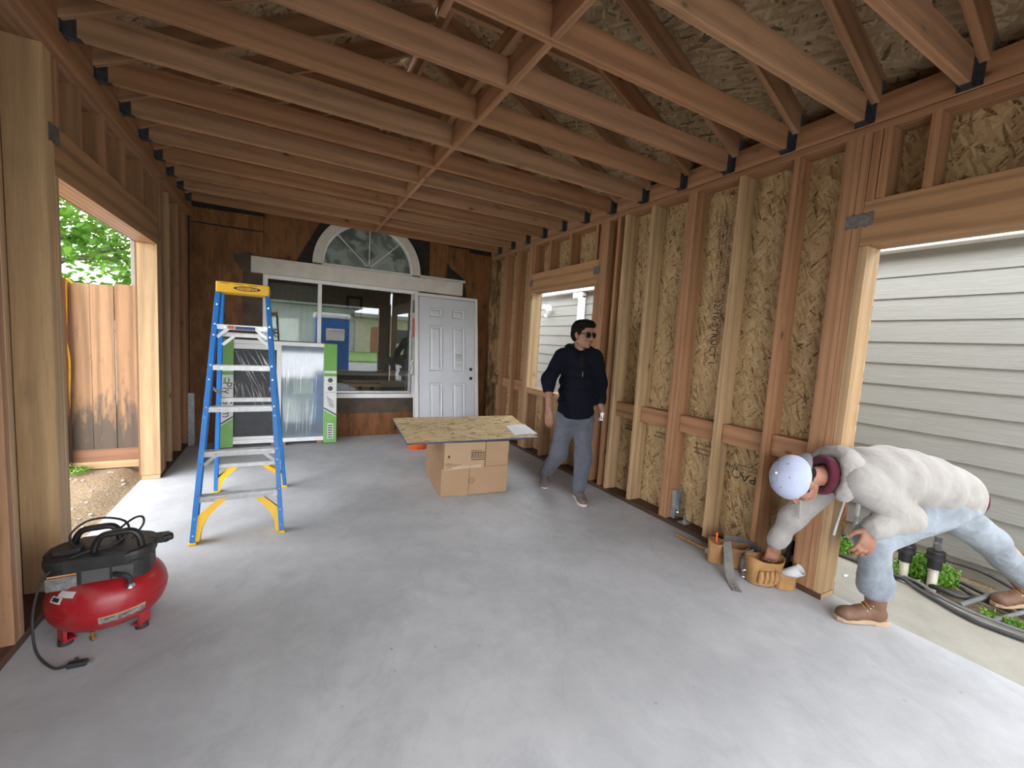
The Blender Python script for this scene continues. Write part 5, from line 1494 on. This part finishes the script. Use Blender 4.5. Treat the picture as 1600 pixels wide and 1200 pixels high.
# ------------------------------------------------------------------ people
def skin_mat(name, c):
    t = NT(name); q = t.coord(); n1 = t.noise(q, 22, 4)
    return t.done(t.ramp(n1, [(.3, tuple(x * .86 for x in c)), (.7, tuple(min(1, x * 1.1) for x in c))]), .5, spec=.35)
M_skin = skin_mat('skin', (.30, .155, .105))
M_skin2 = skin_mat('skin_tanned', (.30, .14, .088))
M_hair = plain('black_hair', (.006, .005, .0045), .75, spec=.15, var=.4, scale=60)
def cloth(name, c, var=.12, rough=.9, wr=.5, sc=9):
    t = NT(name); q = t.coord()
    w_ = t.noise(q, sc, 4, .55, .8); f_ = t.noise(q, 320, 2)
    col = t.ramp(w_, [(.3, tuple(x * (1 - var) for x in c)), (.7, tuple(min(1, x * (1 + var)) for x in c))])
    t.bump(t.math('ADD', t.math('MULTIPLY', w_, 1.0), t.math('MULTIPLY', f_, .05)), wr, .03)
    t.b.inputs['Sheen Weight'].default_value = .15 if c[0] > .05 else 0.0
    return t.done(col, rough, spec=.15)
M_navy = cloth('navy_fleece', (.0055, .006, .012)); M_tee = cloth('charcoal_tee', (.008, .008, .009)); M_greyp = cloth('grey_trousers', (.105, .11, .135), .1)
M_cream = cloth('cream_fleece', (.34, .318, .297), .06); M_maroon = cloth('maroon_fleece', (.10, .018, .035))
M_denim = cloth('light_denim', (.235, .262, .295), .28, sc=6); M_capw = cloth('pale_cap', (.40, .435, .57), .04, wr=.25); M_capg = cloth('grey_brim', (.16, .16, .17), .1, wr=.2)
M_boot = plain('brown_boot_leather', (.15, .075, .042), .6, var=.3, scale=16, bump=.3); M_sole = plain('tan_sole', (.42, .30, .19), .75, var=.15)
M_shoe = plain('grey_canvas', (.14, .105, .095), .85, var=.2, scale=30); M_shoeo = plain('orange_canvas', (.30, .125, .075), .85, var=.15); M_solew = plain('cream_rubber', (.60, .52, .45), .6)
M_lace = plain('gold_lace', (.38, .20, .04), .7)

class Fr:
    """a local frame: x across, y forward, z up"""
    def __init__(s, o, f, u, k=1.0):
        s.o = Vector(o); s.z = Vector(u).normalized(); f = Vector(f); s.y = (f - s.z * f.dot(s.z)).normalized(); s.x = s.y.cross(s.z); s.k = k
        s.m = Matrix((s.x, s.y, s.z)).transposed()
    def __call__(s, x, y, z): return s.o + (s.x * x + s.y * y + s.z * z) * s.k
    def ell(s, bm, c, r, seg=20, rings=12): add_ell(bm, s(*c), tuple(q * s.k for q in r), s.m, seg, rings)
    def cap(s, bm, a, b, r0, r1): add_cap(bm, s(*a), s(*b), r0 * s.k, r1 * s.k)
    def mat4(s, c): m = s.m.to_4x4(); m.translation = s(*c); return m

def head(bm, h):
    h.ell(bm, (0, -.012, .030), (.077, .096, .086)); h.ell(bm, (0, .018, -.030), (.063, .074, .086)); h.ell(bm, (0, .030, -.072), (.050, .054, .040))
    h.ell(bm, (0, .066, -.098), (.022, .018, .016)); h.ell(bm, (0, .074, .024), (.052, .020, .013)); h.ell(bm, (0, .060, .052), (.050, .032, .030))
    h.cap(bm, (0, .088, .008), (0, .108, -.030), .009, .013); h.ell(bm, (.012, .094, -.036), (.009, .010, .008)); h.ell(bm, (-.012, .094, -.036), (.009, .010, .008))
    h.ell(bm, (0, .085, -.060), (.024, .010, .007)); h.ell(bm, (0, .083, -.071), (.020, .010, .007))
    for s in (-1, 1):
        h.ell(bm, (s * .036, .058, -.030), (.026, .026, .030)); h.ell(bm, (s * .078, -.006, -.004), (.009, .019, .022)); h.ell(bm, (s * .076, .002, -.028), (.008, .012, .014)); h.cap(bm, (s * .052, .0, -.06), (s * .032, .05, -.092), .018, .016)
def eyes(h, parent):
    for s in (-1, 1):
        bm = bmesh.new(); h.ell(bm, (s * .030, .074, .004), (.013, .013, .011), 14, 10); e_ = link('eye', mesh_from(bm, 'eye', True), plain('eye_white', (.7, .68, .65), .2) if 'eye_white' not in bpy.data.materials else bpy.data.materials['eye_white'], parent)
        bm = bmesh.new(); h.ell(bm, (s * .030, .0845, .004), (.0055, .003, .0055), 12, 8); link('iris', mesh_from(bm, 'iris', True), M_hair, e_)
        bm = bmesh.new(); h.cap(bm, (s * .016, .092, .024), (s * .045, .082, .026), .004, .003); link('eyebrow', mesh_from(bm, 'brow', True), M_hair, parent)
def hand(bm, wrist, d, n, side, k=1.0, curl=.35, spread=.10, thumb=.6):
    """palm and five fingers; d points along the hand, n out of the back of the hand, side = +1/-1 for the thumb's side"""
    f = Fr(wrist, d, n, k)
    f.ell(bm, (0, .048, 0), (.040, .052, .016)); f.ell(bm, (0, .078, 0), (.041, .022, .015)); f.cap(bm, (0, -.02, 0), (0, .02, 0), .026, .028)
    for i, (L, b) in enumerate(((.070, .0), (.080, .004), (.074, .0), (.058, -.008))):
        x = side * (.031 - .0205 * i); a = side * spread * (1.2 - .8 * i) * .6
        p = Vector((x, .088 + b, 0)); ang = 0.0
        for j, (q, r0, r1) in enumerate(((.42, .0092, .0086), (.32, .0086, .0080), (.26, .0080, .0068))):
            ang += curl * (1.0 if j else .7)
            dv = Vector((math.sin(a), math.cos(a) * math.cos(ang), -math.sin(ang)))
            e = p + dv * L * q
            f.cap(bm, p, e, r0, r1); p = e
    p = Vector((side * .030, .020, -.004)); dv = Vector((side * math.sin(thumb), math.cos(thumb), -.35)).normalized()
    m_ = p + dv * .040; e = m_ + Vector((side * math.sin(thumb * .5), math.cos(thumb * .5), -.5)).normalized() * .032
    f.cap(bm, p, m_, .014, .011); f.cap(bm, m_, e, .0105, .0085)
def shoe(parent, heel, toe, z, up, mu, ms, boot=False, name='shoe', pitch=0.0):
    heel, toe = Vector((*heel, z)), Vector((*toe, z))
    f = Fr(heel, toe - heel, up); L = (toe - heel).length
    def up_(bm):
        f.ell(bm, (0, L * .18, .045), (.038, L * .19, .046)); f.ell(bm, (0, L * .42, .048), (.037, L * .26, .040)); f.ell(bm, (.0, L * .72, .036), (.045, L * .26, .040 if boot else .032)); f.ell(bm, (0, L * .86, .030), (.039, L * .13, .033 if boot else .026))
        f.cap(bm, (0, L * .22, .05), (0, L * (.27 if boot else .24), .185 if boot else .085), .042, .054 if boot else .046); f.cap(bm, (0, L * .30, .06), (0, L * .55, .055), .036, .030)
    sh_ = blob(name, up_, .006, mu, parent, .02)
    out = [(.030, .0), (.038, .10), (.036, .35), (.044, .62), (.046, .78), (.036, .94), (.016, 1.02), (-.016, 1.02), (-.034, .94), (-.042, .78), (-.038, .62), (-.032, .35), (-.036, .10), (-.028, .0), (0, -.02)]
    prism('sole', [(x, y * L) for x, y in out], .022 if boot else .020, ms, sh_, f.mat4((0, 0, 0)), .003)
    if boot: prism('heel_block', [(x, y * L) for x, y in ((.032, .0), (.037, .10), (.036, .28), (-.033, .28), (-.036, .10), (-.030, 0), (0, -.02))], .014, ms, sh_, f.mat4((0, 0, -.006)), .002)
    for i in range(5):
        y_ = L * (.36 + .065 * i); z_ = .104 - .0085 * i if boot else .090 - .006 * i
        if boot: y_ = L * (.33 + .055 * i); z_ = .132 - .014 * i
        pts = [f(-.026, y_, z_ - .012), f(0, y_ + .004, z_ + .004), f(.026, y_ - .004, z_ - .012)]
        bm = bmesh.new(); add_tube(bm, smooth_path(pts, 4), .0030, 6); link('lace', mesh_from(bm, 'lace', True), M_lace if boot else M_solew if False else M_lace if boot else M_hair, sh_)
        if boot:
            for s in (-1, 1):
                bm = bmesh.new(); add_ell(bm, f(s * .030, y_ - .004, z_ - .014), (.0045,) * 3, None, 8, 6); link('eyelet', mesh_from(bm, 'eyelet', True), M_chrome, sh_)
    return sh_
V = Vector

# --- the walking man -----------------------------------------------------------
m1 = tag(empty('person', (2.40, 3.20, 0)), 'person in navy hoodie and sunglasses walking beside the stud wall', 'person')
m1.location = (0, 0, 0)
RS, RE, RW = V((2.270, 3.265, 1.325)), V((2.132, 3.250, 1.110)), V((2.092, 3.150, .850))
LS, LE, LW = V((2.568, 3.135, 1.335)), V((2.640, 3.130, 1.095)), V((2.575, 3.020, .895))
HL, HR = V((2.505, 3.170, .74)), V((2.345, 3.235, .74))
KL, AL = V((2.452, 3.060, .400)), V((2.462, 3.105, .09))
KR, AR = V((2.345, 3.300, .400)), V((2.378, 3.545, .125))
PF = V((-.33, -.94, 0)).normalized(); PLf = V((.94, -.33, 0)).normalized()
hd1 = Fr((2.437, 3.185, 1.535), (.17, -.92, -.06), (.01, -.06, 1), 1.06)
def body1(bm):
    head(bm, hd1)
    add_cap(bm, hd1(0, -.025, -.06), (2.432, 3.215, 1.34), .054, .060)
    add_cap(bm, (2.43, 3.225, 1.28), (2.425, 3.215, .85), .075, .085); add_cap(bm, RS, LS, .035, .035)
    for a, b, c_ in ((RS, RE, RW), (LS, LE, LW)): add_cap(bm, a, b, .045, .040); add_cap(bm, b, c_, .042, .029)
    for a, b, c_ in ((HL, KL, AL), (HR, KR, AR)): add_cap(bm, a, b, .07, .05); add_cap(bm, b, c_, .048, .034)
    hand(bm, RW, (-.03, -.16, -1), (-.9, -.3, .1), 1, 1.0, .30, .08, .5)
    hand(bm, LW, (-.05, -.45, -.9), (.85, -.4, .25), -1, 1.0, .75, .05, .5)
blob('body', body1, .005, M_skin, m1, .009)
eyes(hd1, m1)
def hair1(bm):
    hd1.ell(bm, (0, -.022, .052), (.083, .100, .080)); hd1.ell(bm, (0, -.045, .0), (.080, .072, .075)); hd1.ell(bm, (0, .035, .100), (.062, .060, .034)); hd1.ell(bm, (.022, .072, .088), (.040, .026, .022)); hd1.ell(bm, (-.03, .066, .086), (.034, .026, .020))
    for s in (-1, 1): hd1.ell(bm, (s * .074, .018, .028), (.010, .018, .034))
blob('hair', hair1, .006, M_hair, m1, .02, wrinkle=(.003, 60, (1, 1, 1)))
sg1 = empty('sunglasses', parent=m1)
M_lens = plain('dark_lens', (.006, .005, .005), .2, spec=.4); M_tort = plain('brown_frame', (.05, .018, .010), .35)
for s in (-1, 1):
    bm = bmesh.new(); hd1.ell(bm, (s * .033, .094, .002), (.030, .007, .024), 18, 10); link('lens', mesh_from(bm, 'lens', True), M_lens, sg1)
    bm = bmesh.new(); add_tube(bm, [hd1(s * .060, .090, .012), hd1(s * .074, .055, .012), hd1(s * .080, -.005, .008)], .0032, 8); link('temple', mesh_from(bm, 'temple', True), M_tort, sg1)
bm = bmesh.new(); add_tube(bm, [hd1(-.012, .102, .008), hd1(0, .106, .012), hd1(.012, .102, .008)], .0032, 8); link('bridge', mesh_from(bm, 'bridge', True), M_tort, sg1)
def hood1(bm):
    T = Fr((2.428, 3.205, 0), PF, (0, 0, 1))
    for z, rx, ry, y in ((1.285, .165, .095, 0), (1.20, .178, .118, .0), (1.10, .182, .130, .01), (1.0, .182, .136, .015), (.91, .180, .138, .015), (.83, .176, .132, .01)):
        T.ell(bm, (0, y, z), (rx, ry, .085))
    T.ell(bm, (0, .008, .775), (.168, .124, .035)); add_cap(bm, RS + V((.03, -.01, .012)), LS + V((-.03, .01, .012)), .066, .066)
    add_cap(bm, RS, RE, .070, .062); add_cap(bm, RE, RE.lerp(RW, .30), .062, .058); add_cap(bm, LS, LE, .070, .062); add_cap(bm, LE, LE.lerp(LW, .80), .060, .048)
    T.ell(bm, (-.0, -.095, 1.385), (.115, .060, .070)); T.ell(bm, (-.092, -.035, 1.395), (.042, .066, .050)); T.ell(bm, (.092, -.035, 1.395), (.042, .066, .050)); T.ell(bm, (-.072, .040, 1.350), (.032, .055, .048)); T.ell(bm, (.072, .040, 1.350), (.032, .055, .048))
    T.ell(bm, (0, .115, .93), (.115, .035, .085))
blob('hoodie', hood1, .009, M_navy, m1, .035, wrinkle=(.006, 9, (1, 1, 1.6)))
def tee1(bm):
    T = Fr((2.428, 3.205, 0), PF, (0, 0, 1)); T.ell(bm, (0, .070, 1.275), (.046, .056, .095)); T.ell(bm, (0, .03, 1.345), (.060, .060, .024))
blob('tee_shirt', tee1, .008, M_tee, m1, .02)
T = Fr((2.428, 3.205, 0), PF, (0, 0, 1))
bm = bmesh.new(); add_tube(bm, [T(0, .133, 1.20), T(0, .141, 1.155)], .003, 6); link('zip_pull', mesh_from(bm, 'zip', True), M_plate, m1)
def pants1(bm):
    T = Fr((2.428, 3.205, 0), PF, (0, 0, 1)); T.ell(bm, (0, 0, .765), (.155, .118, .10))
    for h_, k_, a_ in ((HL, KL, AL), (HR, KR, AR)):
        add_cap(bm, h_ + V((0, 0, .02)), k_, .094, .076); add_cap(bm, k_, a_ + V((0, 0, .012)), .074, .062)
blob('trousers', pants1, .009, M_greyp, m1, .05, wrinkle=(.007, 8, (1, 1, 1.5)))
shoe(m1, (2.492, 3.175), (2.385, 2.915), .0, (0, 0, 1), M_shoe, M_solew)
shoe(m1, (2.405, 3.640), (2.300, 3.435), .058, (-.12, -.27, 1), M_shoe, M_solew).rotation_euler = (0, 0, 0)
wk_ = tag(empty('white_phone', (0, 0, 0)), 'small white device held in the walking person\'s hand', 'device')
bar('casing', (2.545, 2.955, .845), (2.530, 2.945, .775), .030, .012, M_vinyl, wk_, .003); bar('screen', (2.5415, 2.9485, .835), (2.530, 2.9388, .785), .024, .001, M_black, wk_, 0)
bm = bmesh.new(); add_tube(bm, [RW.lerp(RE, .14) + (V((math.cos(k * 6.283 / 16), math.sin(k * 6.283 / 16), .12 * math.sin(k * 6.283 / 16)))) * .031 for k in range(17)], .0022, 6, False); link('wrist_band', mesh_from(bm, 'band', True), plain('dark_band', (.06, .03, .025), .7), m1)

# --- the bending worker --------------------------------------------------------
m2 = tag(empty('person', (0, 0, 0)), 'person in cream hoodie and backward cap bending over the tool belt', 'person')
wLS, wLE, wLW = V((2.665, 1.030, .805)), V((2.950, .925, .615)), V((2.775, 1.000, .545))
wRS, wRE, wRW = V((2.875, 1.290, .720)), V((2.735, 1.375, .465)), V((2.718, 1.450, .262))
wHL, wHR = V((3.335, .865, .665)), V((3.415, .985, .655))
wKL, wAL = V((2.895, 1.035, .455)), V((2.875, .985, .115))
wKR, wAR = V((3.745, .790, .415)), V((3.995, .665, .110))
SPN = V((-.92, .39, .06)).normalized(); LAT = V((.39, .92, 0)).normalized(); DOR = LAT.cross(SPN) * -1
if DOR.z < 0: DOR = -DOR
hd2 = Fr((2.455, 1.235, .768), (-.10, .03, -1), (-.93, .25, .22), 1.04)
def body2(bm):
    head(bm, hd2)
    for s in (-1, 1): hd2.ell(bm, (s * .086, -.004, -.006), (.008, .021, .030)); hd2.ell(bm, (s * .090, -.012, .004), (.006, .013, .018))
    add_cap(bm, hd2(0, -.03, -.06), (2.74, 1.18, .80), .052, .058); add_cap(bm, (2.78, 1.15, .79), (3.33, .92, .72), .07, .07); add_cap(bm, wRS.lerp(wLS, .1), wLS.lerp(wRS, .15), .03, .03)
    for a, b, c_ in ((wRS, wRE, wRW), (wLS, wLE, wLW)): add_cap(bm, a, b, .030, .034); add_cap(bm, b, c_, .036, .029)
    for a, b, c_ in ((wHL, wKL, wAL), (wHR, wKR, wAR)): add_cap(bm, a, b, .07, .05); add_cap(bm, b, c_, .048, .036)
    hand(bm, wRW, (.06, .10, -1), (-.55, -.80, -.1), -1, 1.02, .55, .06, .4)
    hand(bm, wLW, (-.15, .18, -.55), (-.45, -.75, .25), 1, 1.05, .40, .14, .7)
blob('body', body2, .005, M_skin2, m2, .009)
eyes(hd2, m2)
def hair2(bm):
    hd2.ell(bm, (0, -.058, -.004), (.074, .054, .058)); hd2.ell(bm, (0, -.03, .03), (.080, .085, .05))
    for s in (-1, 1): hd2.ell(bm, (s * .0700, .028, .012), (.008, .013, .030)); hd2.cap(bm, (s * .066, -.03, -.002), (s * .068, .02, .012), .014, .012)
blob('hair', hair2, .006, M_hair, m2, .015)
def cap2(bm):
    hd2.ell(bm, (0, -.012, .058), (.089, .108, .082)); hd2.ell(bm, (0, -.010, .035), (.090, .110, .055))
cp2 = blob('cap', cap2, .007, M_capw, m2, .03, wrinkle=(.0025, 18, (1, 1, 1)))
bm = bmesh.new(); hd2.ell(bm, (0, -.012, .143), (.008, .008, .006), 12, 8); link('cap_button', mesh_from(bm, 'button', True), M_white, cp2)
for k in range(6):
    a = R(60 * k + 30)
    bm = bmesh.new(); pts = [hd2(.088 * math.cos(a) * math.sin(q), -.012 + .107 * math.sin(a) * math.sin(q), .058 + .083 * math.cos(q)) for q in [R(8 + 11 * j) for j in range(8)]]
    add_tube(bm, pts, .0013, 6); link('seam', mesh_from(bm, 'seam', True), M_capw, cp2)
    a += R(30); q = R(42); bm = bmesh.new(); add_ell(bm, hd2(.0885 * math.cos(a) * math.sin(q), -.012 + .1075 * math.sin(a) * math.sin(q), .058 + .0815 * math.cos(q)), (.004,) * 3, None, 8, 6); link('vent_eyelet', mesh_from(bm, 'eyelet', True), M_capg, cp2)
# brim at the back of the head, curved across
bm = bmesh.new(); rows = []
for i in range(9):
    u = -1 + 2 * i / 8
    row = []
    for j in range(6):
        v = j / 5
        w_ = .078 * math.cos(v * .55) * u
        ln_ = .078 * (1 - .45 * u * u)
        y = -.092 + .040 * u * u - v * ln_ * .62; z = .040 - v * ln_ * .85 + .004
        row.append((w_, y - .012 * (1 - u * u), z))
    rows.append(row)
for off, flip in ((0, False), (.004, True)):
    G = [[bm.verts.new(hd2(x, y - off, z + off * .6)) for x, y, z in r] for r in rows]
    for i in range(8):
        for j in range(5):
            q = (G[i][j], G[i + 1][j], G[i + 1][j + 1], G[i][j + 1]); bm.faces.new(q if not flip else tuple(reversed(q)))
link('cap_brim', mesh_from(bm, 'brim', True), M_capg, cp2)
def hood2(bm):
    rot = Matrix((SPN, LAT, DOR)).transposed()
    for c_, r_ in (((2.80, 1.150, .785), (.12, .185, .125)), ((2.90, 1.105, .805), (.13, .190, .145)), ((3.02, 1.055, .805), (.14, .190, .160)), ((3.14, 1.005, .785), (.14, .188, .165)), ((3.26, .955, .755), (.14, .182, .160)), ((3.36, .915, .725), (.11, .178, .150))):
        add_ell(bm, c_, r_, rot)
    add_ell(bm, (3.425, .890, .705), (.045, .172, .140), rot)
    add_cap(bm, wLS + V((.02, .02, -.005)), wLE, .086, .072); add_cap(bm, wLE, wLE.lerp(wLW, .86), .074, .052)
    add_cap(bm, wRS + V((.02, -.04, .02)), wRE, .085, .066); add_cap(bm, wRE, wRE.lerp(wRW, .80), .064, .048)
    add_cap(bm, wLE.lerp(wLW, .78), wLE.lerp(wLW, .95), .053, .048); add_cap(bm, wRE.lerp(wRW, .70), wRE.lerp(wRW, .86), .050, .046)
blob('hoodie', hood2, .009, M_cream, m2, .04, wrinkle=(.0065, 7, (1.8, 1, .8)))
def hoodpart(bm):
    rot = Matrix((SPN, LAT, DOR)).transposed()
    for k in range(15):
        a = R(-35 + 250 * k / 14)
        c_ = V((2.715, 1.175, .790)) + LAT * (.125 * math.cos(a)) + DOR * (.130 * math.sin(a)) + SPN * (.030 - .045 * max(0, math.sin(a)))
        add_ell(bm, c_, (.045 + .020 * max(0, math.sin(a)), .036, .038), rot, 12, 8)
blob('hood', hoodpart, .008, M_cream, m2, .03, wrinkle=(.008, 14, (1, 1, 1)))
def collar(bm):
    rot = Matrix((SPN, LAT, DOR)).transposed()
    for k in range(18):
        a = R(20 * k)
        c_ = V((2.640, 1.200, .795)) + LAT * (.078 * math.cos(a)) + DOR * (.090 * math.sin(a))
        add_ell(bm, c_, (.032, .020, .022), rot, 12, 8)
blob('inner_hoodie', collar, .008, M_maroon, m2, .02, wrinkle=(.004, 22, (1, 1, 1)))
def hem(bm):
    rot = Matrix((SPN, LAT, DOR)).transposed()
    add_ell(bm, (3.445, .882, .700), (.035, .168, .134), rot)
blob('inner_hem', hem, .009, M_maroon, m2, .02)
tube('drawstring', [(2.640, 1.085, .735), (2.632, 1.082, .68), (2.615, 1.09, .58), (2.60, 1.095, .50)], [.0055, .006, .006, .0075], M_cream, m2, 8, 5)
tube('drawstring', [(2.655, 1.30, .715), (2.652, 1.30, .66), (2.655, 1.30, .57), (2.66, 1.30, .50)], [.005, .006, .006, .0075], M_cream, m2, 8, 5)
def jeans2(bm):
    rot = Matrix((SPN, LAT, DOR)).transposed()
    add_ell(bm, (3.40, .905, .685), (.13, .168, .130), rot)
    add_cap(bm, wHL, wKL, .112, .084); add_cap(bm, wKL, wAL + V((.0, 0, .10)), .080, .066); add_cap(bm, wAL + V((0, 0, .12)), wAL + V((0, 0, .085)), .069, .067)
    add_cap(bm, wHR, wKR, .118, .086); add_cap(bm, wKR, wAR + V((0, 0, .05)), .080, .064)
    for k, z in enumerate((.062, .10, .14)): add_ell(bm, wAL + V((.006 * (-1) ** k, 0, z)), (.074, .071, .014))
blob('jeans', jeans2, .009, M_denim, m2, .03, wrinkle=(.007, 8, (1, 1, 1.6)))
shoe(m2, (2.940, .945), (2.715, 1.080), .006, (0, 0, 1), M_boot, M_sole, True, 'boot')
shoe(m2, (4.060, .620), (3.835, .745), .030, (-.10, .05, 1), M_boot, M_sole, True, 'boot')
